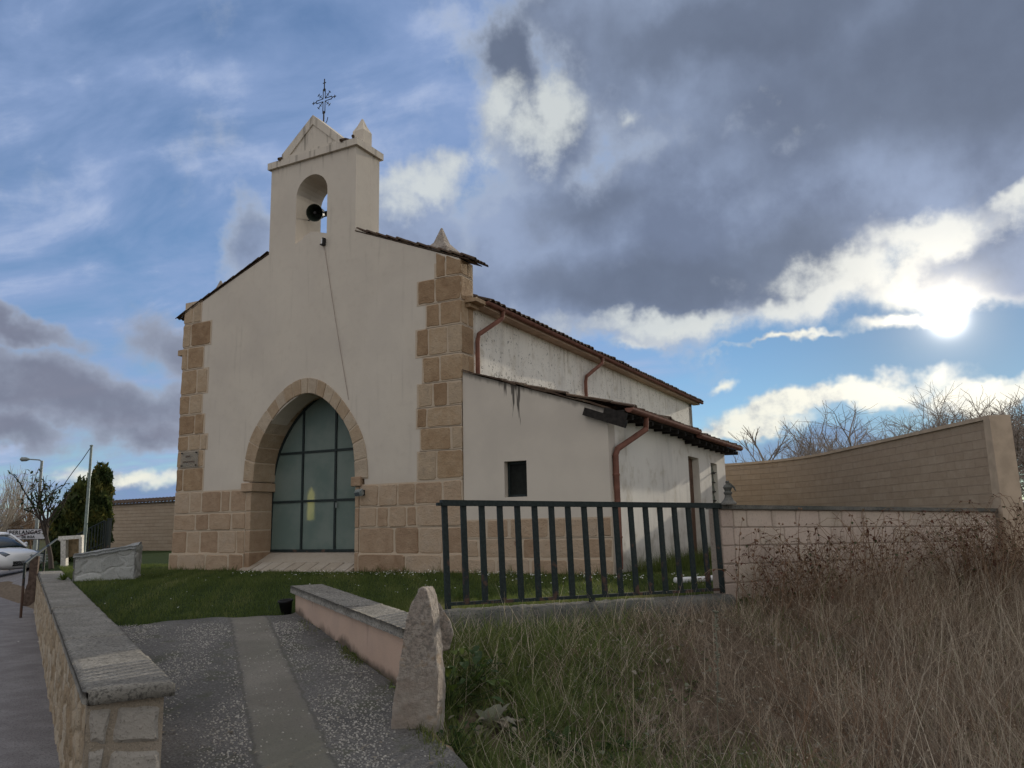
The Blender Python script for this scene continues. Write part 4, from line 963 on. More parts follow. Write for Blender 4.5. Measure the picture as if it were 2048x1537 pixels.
# ------------------------------------------------------------------ walls around the plateau
def P3(l, d, z): p = plan(l, d); return np.array([p[0], p[1], z])
def rubble(mm_attr, o, u, v, n, Wd, Hd, cell, res, relief, seed, lip=None):
    """rough stone face: jittered Voronoi stones pushed out of recessed mortar (real relief)"""
    rr = np.random.default_rng(seed); o, u, v, n = [np.array(q, float) for q in (o, u, v, n)]
    nu, nv = max(2, int(Wd/res)+1), max(2, int(Hd/res)+1)
    U, Vv = np.meshgrid(np.linspace(0, Wd, nu), np.linspace(0, Hd, nv), indexing='ij')
    cw, ch = cell; gx_, gy_ = int(Wd/cw)+3, int(Hd/ch)+3
    su = ((np.arange(gx_)[:, None]-1+rr.uniform(.1, .9, (gx_, gy_))+.5*(np.arange(gy_)[None] % 2))*cw).ravel(); sv = ((np.arange(gy_)[None]-1+rr.uniform(.2, .8, (gx_, gy_)))*ch).ravel()
    pu, pv = U.ravel(), Vv.ravel()
    pu2 = pu+.03*np.sin(pv*23+pu*7)+.02*np.sin(pu*31); pv2 = pv+.02*np.sin(pu*19)+.015*np.sin(pv*37+pu*11)
    best = np.full(len(pu), 9e9); sec = best.copy(); ib = np.zeros(len(pu), int)
    for k in range(len(su)):
        q = ((pu2-su[k])/cw)**2+((pv2-sv[k])/ch)**2; b = q < best
        sec = np.where(b, best, np.minimum(sec, q)); ib = np.where(b, k, ib); best = np.where(b, q, best)
    e = np.sqrt(sec)-np.sqrt(best); mort = 1-sstep(.03, .17, e)
    tn = rr.uniform(0, 1, len(su))[ib]; hh = rr.uniform(.3, 1, len(su))[ib]
    rough = .25*np.sin(pu*41+pv*23+ib)+.2*np.sin(pv*57-pu*33)+.2*rr.normal(0, .5, len(pu))
    h = relief*((1-mort)*(.45+.55*hh)+.18*rough)
    P = o+np.outer(pu, u)+np.outer(pv, v)+np.outer(h, n)
    F = gridfaces(nu, nv)
    if np.dot(np.cross(u, v), n) < 0: F = F[:, ::-1]
    mm_attr.append((P, F, tn, mort))
def rubble_build(parts, name, mat, parent):
    V = []; F = []; T = []; Mo = []; n = 0
    for P, f, tn, mo_ in parts: V.append(P); F.append(f+n); T.append(tn); Mo.append(mo_); n += len(P)
    return npmesh(name, np.concatenate(V), np.concatenate(F), mat, attrs=dict(tone=np.concatenate(T), mortar=np.concatenate(Mo)), parent=parent, smooth=True)

# low rubble wall on the left, weathered coping slabs
ZC = .02
Lc = [ld(gp(x, y, ZC)) for x, y in ((187, 1376), (152, 1305), (126, 1264), (101, 1217), (88, 1170), (74, 1140))]
Rc = [ld(gp(x, y, ZC)) for x, y in ((350, 1364), (293, 1311), (249, 1267), (214, 1235), (178, 1199), (139, 1155), (120, 1135))]
SW = thing('stone_wall', (*plan(-4, 7), -.8), 'low ochre rubble wall with weathered coping slabs along the left of the driveway', 'wall')
wd = np.array([WB[0]-WA[0], WB[1]-WA[1]]); wd /= np.linalg.norm(wd); wperp = np.array([wd[1], -wd[0]])       # along (away), and towards the driveway
def wp(s, q, z): # s metres along from the near end, q across from the street face
    b0 = np.array([WA[0], WA[1]])+wd*(s-2.05); l, d_ = b0+wperp*q; return P3(l, d_, z)
s0 = .0
near_d = [float((np.array(p)-np.array(WA))@wd)+2.05 for p in (Lc[0], Rc[0])]; SN = min(near_d)+.06; SF = 14.8
print('wall near', near_d, [float((np.array(p)-np.array(WA))@wperp) for p in Lc], [float((np.array(p)-np.array(WA))@wperp) for p in Rc])
u3 = np.array([*(R0*wd[0]+F0*wd[1]), 0]); q3 = np.array([*(R0*wperp[0]+F0*wperp[1]), 0]); z3 = np.array([0, 0, 1.0])
pr = []
rubble(pr, wp(SN, .055, -.86), u3*.9999-q3*.0037, z3, -q3, SF-SN, .80, (.24, .15), .022, .035, 5)
#, z3, -q3, SF-SN, .80, (.24, .15), .022, .035, 5)
rubble(pr, wp(SN, .36, -.95), u3, z3, q3, SF-SN, .88, (.28, .17), .05, .02, 6)
rubble_build(pr, 'rubble_wall', M_RUBBLE, SW)
def core(name, o, u, n, L, T, H0, H1, zz, mat, par): m = MB(); o = np.array(o); P = [o+u*s_+n*q+np.array([0, 0, z]) for s_ in (0, L) for q, z in ((0, 0), (T, 0), (T, H1 if s_ else H0), (0, H1 if s_ else H0))]; m.add(P, [(0, 1, 2, 3), (7, 6, 5, 4), (0, 4, 5, 1), (1, 5, 6, 2), (2, 6, 7, 3), (3, 7, 4, 0)]); m.build(name, mat, par)
core('mortar', wp(SN, .058, -.95)+u3*.003, u3, q3, SF-SN-.01, .297, .90, .90, 0, M_BLOCKMORT, SW)
m = MB(); oe = wp(SN, .045, -.86)
for q in ([(.10, .60), (.325, .58), (.32, .76), (.115, .775)], [(.06, .30), (.33, .31), (.325, .545), (.095, .57)], [(.0, .62), (.075, .61), (.085, .78), (.0, .785)], [(-.005, .36), (.035, .33), (.06, .58), (-.005, .59)], [(.03, .02), (.33, .0), (.33, .28), (.05, .27)]):
    m.stone(oe, q3, z3, -u3, q, back=.05, h=.020, b=.022, tone=rng.uniform(.3, 1), jit=.010)
m.build('wall_end', M_RUBEND, SW)
m = MB(); m.add([oe+q3*a+z3*b+u3*e for e in (.0, .06) for a, b in ((-.022, -.05), (.335, -.05), (.335, .80), (-.022, .80))], [(0, 1, 2, 3), (7, 6, 5, 4), (0, 4, 5, 1), (1, 5, 6, 2), (2, 6, 7, 3), (3, 7, 4, 0)]); m.build('mortar', material('grey_tan_mortar', f_conc((.29, .245, .19), (.19, .165, .135), (.34, .29, .235)), .95), SW)
segs = [(SN-.05, 1.05+SN), (1.055+SN, 2.3+SN), (2.305+SN, 3.4+SN), (3.405+SN, 5.2+SN), (5.25+SN, 8.2), (8.25, 10.4), (10.45, 12.6), (12.65, SF)]
for k, (a, b) in enumerate(segs):
    nu, nv = max(6, int((b-a)/.03)), 20; rr = np.random.default_rng(40+k)
    q0, q1 = (.0, .425) if k < 4 else (-.01, .415)
    ss_ = np.linspace(a, b, nu); qq = np.linspace(q0, q1, nv); Sg, Qg = np.meshgrid(ss_, qq, indexing='ij')
    ed = np.minimum(np.minimum(Sg-a, b-Sg)/.02, np.minimum(Qg-q0, q1-Qg)/.02).clip(0, 1)
    if k == 0:                                                            # the near left corner is broken off round
        cr_ = .08; cx1, cy1 = np.clip(a+cr_-Sg, 0, 1), np.clip(q0+cr_-Qg, 0, 1); c = np.hypot(cx1, cy1); k_ = np.where((c > cr_) & (cx1 > 0) & (cy1 > 0), cr_/np.maximum(c, 1e-6), 1.0); Sg = np.where(cx1 > 0, a+cr_-cx1*k_, Sg); Qg = np.where(cy1 > 0, q0+cr_-cy1*k_, Qg)
    zt = ZC-.012*(1-ed)+rr.normal(0, .0009, Sg.shape)+.003*np.sin(Sg*9+k)*np.sin(Qg*11)-.006*(k % 2)
    top = np.array([[wp(Sg[i, j], Qg[i, j], zt[i, j]) for j in range(nv)] for i in range(nu)]); bot = top.copy(); bot[..., 2] = ZC-.07-.006*(k % 2)+rr.normal(0, .002, Sg.shape)
    n = nu*nv; F = gridfaces(nu, nv); idx = np.arange(n).reshape(nu, nv); e = []
    for line in (idx[0], idx[-1], idx[:, 0], idx[:, -1]): e.append(np.stack([line[:-1], line[1:], line[1:]+n, line[:-1]+n], 1))
    npmesh('coping', np.concatenate([top.reshape(-1, 3), bot.reshape(-1, 3)]), np.concatenate([F, F[:, ::-1]+n]+e), M_COPING, parent=SW)

# ruined end of masonry standing on the lawn behind it
BA, BB = ld(at(146, 1190, 13.0)), ld(at(266, 1165, 13.3))
BK = thing('masonry_block', (*plan(*BB), -.1), 'squat lichened rubble masonry block with a sloping stone slab on top', 'masonry')
bu = np.array([BB[0]-BA[0], BB[1]-BA[1]]); bl = np.linalg.norm(bu); bu /= bl; bn = np.array([bu[1], -bu[0]])
A_ = np.array(BA); U3 = np.array([*(R0*bu[0]+F0*bu[1]), 0]); N3 = np.array([*(R0*bn[0]+F0*bn[1]), 0]); BD = .8
tz0, tz1 = .45, .56; tap = .5; BL = A_+bu*tap-bn*BD; sk = (tz1-tz0)/bl
pr = []; o_ = P3(*A_, -.35); us = U3+z3*sk
rubble(pr, o_-N3*.0, us, z3, N3, bl, .79, (.31, .22), .010, .020, 71); rubble(pr, P3(*(A_+bu*bl), -.35+tz1-tz0)+N3*.03, -N3, z3, U3, BD, .80, (.23, .17), .02, .03, 72); lv_ = A_-BL; lL = np.linalg.norm(lv_); lv_ /= lL; LU = np.array([*(R0*lv_[0]+F0*lv_[1]), 0]); LN = np.array([LU[1], -LU[0], 0]); LN = LN if LN@U3 < 0 else -LN
rubble(pr, P3(*BL, -.35), LU, z3, LN, lL, .80, (.23, .17), .02, .04, 74)
rubble(pr, P3(*BL, -.35), us, z3, -N3, bl-tap, .80, (.25, .2), .05, .05, 75)
rubble_build(pr, 'rubble_body', M_BLOCKST, BK); core('mortar', o_+U3*.5+N3*.004, U3, -N3, bl-.488, BD-.01, .76, .74+tz1-tz0, 0, M_BLOCKST, BK); core('mortar', o_+N3*.004, U3, -N3, .5, .05, .73, .76, 0, M_BLOCKST, BK)
nu, nv = 40, 30; rr = np.random.default_rng(9)
a_, b_2 = np.meshgrid(np.linspace(-.03, bl+.02, nu), np.linspace(-.06, BD, nv), indexing='ij')
zt = tz0+sk*a_+.06*b_2+rr.normal(0, .004, a_.shape)+.016*np.sin(a_*6)*np.sin(b_2*8)-.01
a_ = a_+(bl-a_)*np.clip(b_2/BD, 0, 1)*tap/bl
pts_ = np.array([[P3(*(A_+bu*a_[i, j]-bn*b_2[i, j]), zt[i, j]) for j in range(nv)] for i in range(nu)]).reshape(-1, 3); bt = pts_.copy(); bt[:, 2] -= .05
n = nu*nv; idx = np.arange(n).reshape(nu, nv); e = [np.stack([l_[:-1], l_[1:], l_[1:]+n, l_[:-1]+n], 1) for l_ in (idx[0], idx[-1], idx[:, 0], idx[:, -1])]
npmesh('top_slab', np.concatenate([pts_, bt]), np.concatenate([gridfaces(nu, nv), gridfaces(nu, nv)[:, ::-1]+n]+e), material('lichened_slab', f_conc((.24, .25, .25), (.09, .10, .09), (.36, .37, .37)), .95), parent=BK)

# pink rendered parapet beside the driveway
PW_ = thing('parapet_wall', (*plan(*PA), -.5), 'low pinkish rendered parapet with a stone coping along the right of the driveway', 'wall')
pu_ = np.array([PB[0]-PA[0], PB[1]-PA[1]]); pL = np.linalg.norm(pu_); pu_ /= pL; pn = np.array([-pu_[1], pu_[0]]);  pn = pn if pn[0] < 0 else -pn     # pn points to the driveway
def pp(s, q, z): l, d_ = np.array(PA)+pu_*s+pn*q; return P3(l, d_, z)
PT0, PT1 = .035, .145
nu, nv = 90, 30; Sg, Zg = np.meshgrid(np.linspace(-.25, pL+.02, nu), np.linspace(0, 1, nv), indexing='ij')
rr = np.random.default_rng(3)
foot = np.array([[0.0]*nv]*nu); pts_ = np.zeros((nu, nv, 3))
for i in range(nu):
    xy = pp(Sg[i, 0], .12, 0); g0 = float(hgt(xy[0], xy[1])); tp = PT0+(PT1-PT0)*Sg[i, 0]/pL-.10+.01
    for j in range(nv):
        z = g0-.08+(tp-g0+.08)*Zg[i, j]; pts_[i, j] = pp(Sg[i, j], .004*math.sin(Sg[i, j]*6+z*9), z); foot[i, j] = z-g0
fr_ = pts_.reshape(-1, 3); bk_ = fr_.copy(); bk_[:, :2] += (-R0*pn[0]-F0*pn[1])*.26
n = nu*nv; idx = np.arange(n).reshape(nu, nv); e = [np.stack([l_[:-1], l_[1:], l_[1:]+n, l_[:-1]+n], 1) for l_ in (idx[0], idx[-1], idx[:, 0], idx[:, -1])]
npmesh('rendered_wall', np.concatenate([fr_, bk_]), np.concatenate([gridfaces(nu, nv), gridfaces(nu, nv)[:, ::-1]+n]+e), M_PINK, attrs=dict(foot=np.tile(foot.ravel(), 2)), parent=PW_)
for k, (a, b) in enumerate(((-.27, 1.15), (1.155, 2.4), (2.405, pL+.06))):
    nu, nv = 50, 14; Sg, Qg = np.meshgrid(np.linspace(a, b, nu), np.linspace(-.31, .05, nv), indexing='ij'); rr = np.random.default_rng(60+k)
    zt = PT0+(PT1-PT0)*Sg/pL+rr.normal(0, .0018, Sg.shape)
    top = np.array([[pp(Sg[i, j], Qg[i, j], zt[i, j]) for j in range(nv)] for i in range(nu)]).reshape(-1, 3); bt = top.copy(); bt[:, 2] -= .075
    n = nu*nv; idx = np.arange(n).reshape(nu, nv); e = [np.stack([l_[:-1], l_[1:], l_[1:]+n, l_[:-1]+n], 1) for l_ in (idx[0], idx[-1], idx[:, 0], idx[:, -1])]
    npmesh('coping', np.concatenate([top, bt]), np.concatenate([gridfaces(nu, nv)[:, ::-1], gridfaces(nu, nv)+n]+e), M_COPING, parent=PW_)

# pointed boundary stones at its end
def slab_stone(name, outline, D, thick, mat, label, yawoff=0.0, seed=1, drift=None, parent=None):
    """upright field stone: outline surveyed in the photograph at depth D, given real thickness and a weathered, domed face"""
    rr = np.random.default_rng(seed); pts = [at(x, y, D) for x, y in outline]; c = sum(pts)/len(pts)
    nn = -F0/np.linalg.norm(F0); a = yawoff; nrm = np.array([nn[0]*math.cos(a)-nn[1]*math.sin(a), nn[0]*math.sin(a)+nn[1]*math.cos(a), .06]); nrm /= np.linalg.norm(nrm)
    th_ = thick; m = MB(); n_ = len(pts); fr_ = [p+nrm*.03 for p in pts]; bk_ = [p-nrm*th_ for p in pts]
    m.add(fr_+bk_, [tuple(range(n_)), tuple(range(2*n_-1, n_-1, -1))]+[(i, n_+i, n_+(i+1) % n_, (i+1) % n_) for i in range(n_)])
    o = m.build(name, mat); tag(o, label, 'stone')
    q = o.modifiers.new('remesh', 'REMESH'); q.mode = 'VOXEL'; q.voxel_size = .011; q.use_smooth_shade = True
    q = o.modifiers.new('soften', 'SMOOTH'); q.iterations = 6; q.factor = .5
    for k, (sz, st) in enumerate(((.16, .022), (.045, .012))):
        tx = bpy.data.textures.new('stone_relief', 'CLOUDS'); tx.noise_scale = sz; tx.noise_depth = 3
        q = o.modifiers.new('relief', 'DISPLACE'); q.texture = tx; q.strength = st; q.mid_level = .5; q.texture_coords = 'GLOBAL'
    return o
slab_stone('boundary_stone', [(785, 1425), (797, 1345), (810, 1262), (824, 1208), (837, 1183), (847, 1172), (856, 1180), (861, 1204), (866, 1240), (871, 1290), (877, 1345), (878, 1400), (876, 1450), (868, 1535), (792, 1520), (782, 1470)], 5.25, .16, M_BOUND, 'tall pointed boundary stone at the near end of the pink parapet', R_(-12), 3)
slab_stone('leaning_stone', [(838, 1178), (850, 1173), (864, 1186), (882, 1212), (898, 1240), (906, 1264), (898, 1300), (850, 1310)], 5.62, .10, M_BOUND, 'smaller stone slab leaning behind the pointed boundary stone', R_(14), 8)

# dark green railing on a mossy kerb
KB = thing('kerb_wall', (*plan(*FA), -.1), 'low mossy concrete kerb carrying the dark green railing', 'kerb')
fu = np.array([FB[0]-FA[0], FB[1]-FA[1]]); fL = np.linalg.norm(fu); fu /= fL; fn_ = np.array([fu[1], -fu[0]])
ZK0, ZK1 = float(gp(893, 1219, .02)[2]), float(at(1447, 1187, 8.9)[2])
def fp(s, q, z): l, d_ = np.array(FA)+fu*s+fn_*q; return P3(l, d_, z)
nu, nv = 140, 16; rr = np.random.default_rng(12); vs = []
prof = [(-.16, -.30), (-.16, -.03), (-.12, -.012), (-.02, -.012), (.06, -.012), (.115, -.02), (.135, -.05), (.14, -.10), (.145, -.16), (.15, -.22), (.15, -.30), (.15, -.40)]
V = np.array([[fp(-.05+(fL+.10)*i/(nu-1), q+rr.normal(0, .003), ZK0+(ZK1-ZK0)*i/(nu-1)+z+rr.normal(0, .0035)) for q, z in prof] for i in range(nu)])
npmesh('kerb_body', V.reshape(-1, 3), gridfaces(nu, len(prof)), M_KERB, parent=KB, smooth=False)
RL = thing('railing', (*plan(*FA), 0), 'dark green metal railing of upright bars in front of the annex', 'railing')
tl_, tr_ = at(878, 1004, 7.17), at(1452, 1011, 8.93)
zt0, zt1 = float(tl_[2]), float(tr_[2])
m = MB(); m.bar(fp(-.05, 0, zt0), fp(fL+.03, 0, zt1), .075, .055); m.bar(fp(-.09, 0, zt0-.012), fp(-.03, 0, zt0-.012), .05, .03); m.build('top_rail', M_RAIL, RL)
m = MB(); m.bar(fp(0, 0, ZK0+.045), fp(fL, 0, ZK1+.045), .045, .03); m.build('bottom_rail', M_RAIL, RL)
m = MB(); m.bar(fp(fL*.48, 0, ZK0+(ZK1-ZK0)*.48-.02), fp(fL*.48, 0, ZK0+(ZK1-ZK0)*.48+.035), .05, .05); m.build('foot', M_RAIL, RL)
lean = .028
for k in range(18):
    s_ = fL*k/17*.992+.012; f_ = s_/fL
    m = MB(); jt = rng.uniform(-.006, .006); m.bar(fp(s_+jt, 0, ZK0+(ZK1-ZK0)*f_+(.0 if k in (0, 17) else .05)), fp(s_-lean, 0, zt0+(zt1-zt0)*f_-.02), .034, .052); m.build('bar', M_RAIL, RL)
# block wall with slab coping, continuing the railing
LW = thing('block_wall', (*plan(*FB), 0), 'low pinkish concrete block wall with a thin dark coping behind the brambles', 'wall')
wu = np.array([FC[0]-FB[0], FC[1]-FB[1]]); wL = np.linalg.norm(wu); wu /= wL; wn_ = np.array([wu[1], -wu[0]])
zc0, zc1 = float(at(1460, 1010, 8.95)[2]), float(at(1985, 1018, 11.6)[2])
WU = np.array([*(R0*wu[0]+F0*wu[1]), 0]); WN = np.array([*(R0*wn_[0]+F0*wn_[1]), 0])
o_ = P3(FB[0]+wu[0]*.02, FB[1]+wu[1]*.02, 0); sl2 = (zc1-zc0)/wL
m = MB(); mo = MB(); zb = zc0-.045
for r_ in range(6):
    z1 = zb-.205*r_; z0 = z1-.205; x = -.21*(r_ % 2); first = True
    while x < wL-.02:
        a, b = max(0, x), min(wL, x+.405)
        if b-a > .05:
            tn = .0 if (a < .15 and b < .32) or first else rng.uniform(.3, 1)
            bb = b
            if first and b-a > .3: bb = a+.2; m.stone(o_, WU, z3, WN, [(bb+.006, z0+.006+sl2*bb), (b-.006, z0+.006+sl2*b), (b-.006, z1-.006+sl2*b), (bb+.006, z1-.006+sl2*bb)], back=.02, h=.008, b=.008, tone=rng.uniform(.3, 1), jit=.004)
            m.stone(o_, WU, z3, WN, [(a+.006, z0+.006+sl2*a), (bb-.006, z0+.006+sl2*bb), (bb-.006, z1-.006+sl2*bb), (a+.006, z1-.006+sl2*a)], back=.02, h=.008, b=.008, tone=tn, jit=.004)
            first = False
        x += .405
def slabbox(mm, o, U, N, L, q0, q1, z0a, z1a, z0b, z1b):
    o = np.array(o); P = [o+U*s+N*q+np.array([0, 0, z]) for s, za, zb_ in ((0, z0a, z1a), (L, z0b, z1b)) for q, z in ((q0, za), (q1, za), (q1, zb_), (q0, zb_))]
    mm.add(P, [(0, 1, 2, 3), (7, 6, 5, 4), (0, 4, 5, 1), (1, 5, 6, 2), (2, 6, 7, 3), (3, 7, 4, 0)])
slabbox(mo, o_, WU, WN, wL, -.18, -.003, -.9, zc0-.04, -.9, zc1-.04)
bd = m.build('block_course', M_BLOCK, LW); mo.build('mortar', M_BLOCKMORT, bd)
m = MB(); slabbox(m, o_, WU, WN, wL, -.23, .05, zc0-.042, zc0+.004, zc1-.042, zc1+.004); m.build('coping', M_KERB, LW)
FN = thing('stone_finial', at(1457, 1003, 9.0), 'small grey stone finial standing on the left end of the block wall', 'finial')
zb = zc0+.004; fo = at(1457, 1003, 9.05); m = MB()
m.lathe([(.115, 0), (.11, .02), (.075, .05), (.05, .09), (.045, .12), (.06, .135), (.062, .15), (.042, .165), (.055, .19), (.068, .21), (.05, .235), (.03, .245), (.024, .262), (.03, .275), (.02, .29), (.0, .295)], 14, Matrix.Translation((fo[0], fo[1], zb))@Matrix.Diagonal((.8, .8, .92, 1)))
fin = m.build('finial_body', M_KERB, FN); m = MB(); m.tube([(fo[0]+.02, fo[1], zb+.24), (fo[0]+.07, fo[1]+.01, zb+.19), (fo[0]+.085, fo[1]+.01, zb+.15)], [.014, .012, .008], 6); m.build('handle', M_KERB, FN)
# tall yard wall of split-faced block, bent near the annex
TW = thing('yard_wall', (*plan(6.95, 11.6), 0), 'tall sandy block wall with a smooth end pier behind the low block wall', 'wall')
tq = [at(1982, 838, 11.75), at(1588, 924, 20.0), at(1436, 933, 20.9)]
d_end = (tq[2]-tq[1])[:2]; d_end = d_end/np.linalg.norm(d_end); tq.append(np.array([*(tq[2][:2]+d_end*1.2), tq[2][2]]))
ba_, bb_ = tq[1]+(tq[0]-tq[1])*.30, tq[1]+(tq[2]-tq[1])*.85
tp = [tq[0]]+[ba_*(1-q)**2+tq[1]*2*q*(1-q)+bb_*q*q for q in np.linspace(0, 1, 9)]+[tq[3]]
me_v = []; me_f = []; me_uv = []
def uvwall(name, segs, mat, parent, off=0.0):
    vs = []; fs = []; uv = []; s = off
    for (a, b, zt0, zt1) in segs:
        L = math.dist(a[:2], b[:2]); i = len(vs); vs += [(a[0], a[1], -.85), (b[0], b[1], -.85), (b[0], b[1], zt1), (a[0], a[1], zt0)]; fs.append((i, i+1, i+2, i+3))
        uv += [(s, -.85), (s+L, -.85), (s+L, zt1), (s, zt0)]; s += L
    me = bpy.data.meshes.new(name); me.from_pydata([tuple(map(float, v)) for v in vs], [], fs); me.update(); l = me.uv_layers.new(name='UVMap')
    for k, q in enumerate(uv): l.data[k].uv = (float(q[0]), float(q[1]))
    return link(name, me, mat, parent)
nx = []
th = .24
def offp(p, n, k): return np.array([p[0]+n[0]*k, p[1]+n[1]*k, p[2]])
dirs = [(tp[min(i+1, len(tp)-1)]-tp[max(i-1, 0)])[:2] for i in range(len(tp))]; dirs = [q/np.linalg.norm(q) for q in dirs]; nrm_ = [np.array([q[1], -q[0]]) for q in dirs]; n0 = nrm_[0]
bo = [offp(p, n, th) for p, n in zip(tp, nrm_)]
uvwall('split_face', [(tp[i], tp[i+1], tp[i][2], tp[i+1][2]) for i in range(len(tp)-1)], M_SPLIT, TW)
rb = bo[::-1]; uvwall('split_face', [(rb[i], rb[i+1], rb[i][2], rb[i+1][2]) for i in range(len(rb)-1)], M_SPLIT, TW)
m = MB(); vs = []; fs = []
for p, n in zip(tp, nrm_): a, b = offp(p, n, -.03), offp(p, n, th+.03); vs += [(a[0], a[1], p[2]-.002), (b[0], b[1], p[2]-.002), (b[0], b[1], p[2]+.055), (a[0], a[1], p[2]+.055)]
for i in range(len(tp)-1):
    for k in range(4): fs.append((i*4+k, i*4+(k+1) % 4, (i+1)*4+(k+1) % 4, (i+1)*4+k))
fs += [(0, 1, 2, 3), tuple(4*(len(tp)-1)+k for k in (3, 2, 1, 0))]; m.add(vs, fs); m.build('coping', M_SMOOTHCAP, TW)
m = MB(); e0, e1 = tp[0], bo[0]; back = dirs[0]
lo = 1.0
vs = []
for z, k in ((-.85, .16), (.4, .05), (e0[2]+.052, -.0)):
    for p, q in ((e0, -.035), (e1, .035)):
        vs.append((p[0]+n0[0]*q-back[0]*(.02+k), p[1]+n0[1]*q-back[1]*(.02+k), z)); 
    for p, q in ((e1, .035), (e0, -.035)):
        vs.append((p[0]+n0[0]*q+back[0]*.14, p[1]+n0[1]*q+back[1]*.14, z))
fs = []
for i in range(2):
    for k in range(4): fs.append((i*4+k, i*4+(k+1) % 4, (i+1)*4+(k+1) % 4, (i+1)*4+k))
fs.append((8, 9, 10, 11)); m.add(vs, fs); m.build('end_pier', M_SMOOTHCAP, TW)
pipe_a, pipe_b = gp(1350, 1170, -.05), gp(1445, 1166, -.05)
PI_ = thing('drain_pipe', pipe_a, 'white plastic pipe lying on the grass behind the railing', 'pipe')
m = MB(); pa, pb = Vector(pipe_a)+Vector((0, 0, .05)), Vector(pipe_b)+Vector((0, 0, .05)); m.tube([pa, pb], .045, 14); m.build('pipe_body', M_WHITEPL, PI_); m = MB(); m.tube([pa.lerp(pb, .72), pa.lerp(pb, .98)], .053, 14); m.build('collar', M_WHITEPL, PI_)
bp_ = gp(573, 1229, -.17); PT_ = thing('plant_pot', bp_, 'small black plastic pot on the ground beside the far end of the pink parapet', 'pot')
m = MB(); m.lathe([(.0, .01), (.055, .01), (.075, .15), (.085, .15), (.085, .17), (.07, .17), (.05, .03), (.0, .03)], 16, Matrix.Translation((bp_[0], bp_[1], bp_[2]-.01))@Matrix.Rotation(R_(8), 4, 'X')); m.build('pot_body', M_BLACK, PT_, smooth=True)

# ------------------------------------------------------------------ beyond the left end: wall, railings, lamp, pole, sign, car
GW = thing('garden_wall', at(270, 1090, 32), 'long pale block wall under a row of roof tiles left of the chapel', 'wall')
ga, gb = at(206, 1012, 33.5), at(420, 1000, 30.5); 
gd_v = (gb-ga); gd_v[2] = 0; gLn = np.linalg.norm(gd_v); gd_v /= gLn; gnv = np.array([gd_v[1], -gd_v[0], 0])
gt0, gt1 = ga[2], gb[2]
uvwall('block_face', [(ga, gb, gt0, gt1)], material('grey_block_wall', f_splitwall, .95), GW)
m = MB(); slabbox(m, ga*[1, 1, 0]-gnv*.01, gd_v, -gnv, gLn, .02, .28, -.85, gt0, -.85, gt1); m.build('wall_core', M_BLOCKMORT, GW)
m = MB()
for i in range(int(gLn/.21)):
    p = ga+gd_v*(.1+.21*i)+gnv*.12; z = gt0+(gt1-gt0)*(.1+.21*i)/gLn
    for q in range(2): half_tile(m, (p[0]-gnv[0]*.24*q, p[1]-gnv[1]*.24*q, z+.02+.075*q), Vector(-gnv)+Vector((0, 0, .30)), .30, .10, Vector((0, 0, 1)), 6)
m.build('wall_tiles', M_TILE, GW); m = MB(); slabbox(m, ga*[1, 1, 0]+gnv*.09, gd_v, -gnv, gLn, 0, .45, gt0+.0, gt0+.03, gt1+.0, gt1+.03); m.build('tile_bed', M_TILE, GW)
def bars_rail(name, a, b, h0, h1, n, label, r=.018, top=.022):
    a, b = Vector(a), Vector(b); o = thing(name, a, label, 'railing'); m = MB(); m.tube([a+Vector((0, 0, h0)), b+Vector((0, 0, h1))], top, 6); m.build('top_rail', M_RAIL, o); m = MB(); m.tube([a+Vector((0, 0, .12)), b+Vector((0, 0, .12))], r, 6); m.build('bottom_rail', M_RAIL, o)
    for k in range(n+1):
        f = k/n; p = a.lerp(b, f); m = MB(); m.tube([p, p+Vector((0, 0, h0+(h1-h0)*f))], r, 6); m.build('bar', M_RAIL, o)
    return o
g1_ = gp(152, 1108, -.1); bars_rail('railing', at(150, 1120, 24.5), at(206, 1096, 24), .75, .80, 9, 'thin dark railing sloping up beside the masonry block')
m = MB(); gp_ = at(216, 1100, 24); GT = thing('gate_post', gp_, 'dark green square gate posts standing behind the masonry block', 'post'); m.box((gp_[0], gp_[1], gp_[2]+.45), (.09, .09, .92)); m.box((gp_[0], gp_[1], gp_[2]+.92), (.12, .12, .03)); m.build('post_body', M_RAIL, GT); m = MB()
for k in range(3): m.bar((gp_[0]-.12-.08*k, gp_[1], gp_[2]+.02), (gp_[0]-.12-.08*k, gp_[1], gp_[2]+.86), .03, .03)
m.build('gate_bar', M_RAIL, GT)
# street lamp
lb = at(66, 1064, 38); lt = at(84, 922, 38); LB = np.array([lt[0], lt[1], -.95])
SL = thing('street_lamp', LB, 'street lamp with a curved arm on a grey pole left of the tall conifer', 'street lamp')
m = MB(); m.tube([LB, (LB[0], LB[1], .5), (LB[0], LB[1], lt[2])], [.10, .085, .06], 10); m.build('pole', M_GREYMET, SL)
ae = at(58, 919, 38); he = at(40, 919, 38); m = MB(); m.tube([(LB[0], LB[1], lt[2]-.05), tuple((LB*[1, 1, 0]+[0, 0, lt[2]+.03])*.8+ae*.2), tuple(ae)], .03, 8); m.build('arm', M_GREYMET, SL)
m = MB(); dv = Vector(he-ae); m.tube([Vector(ae)-dv*.1, Vector(ae)+dv*.3, Vector(ae)+dv*.8, Vector(he)], [.03, .10, .11, .03], 10); hd_ = m.build('lamp_head', M_GREYMET, SL)
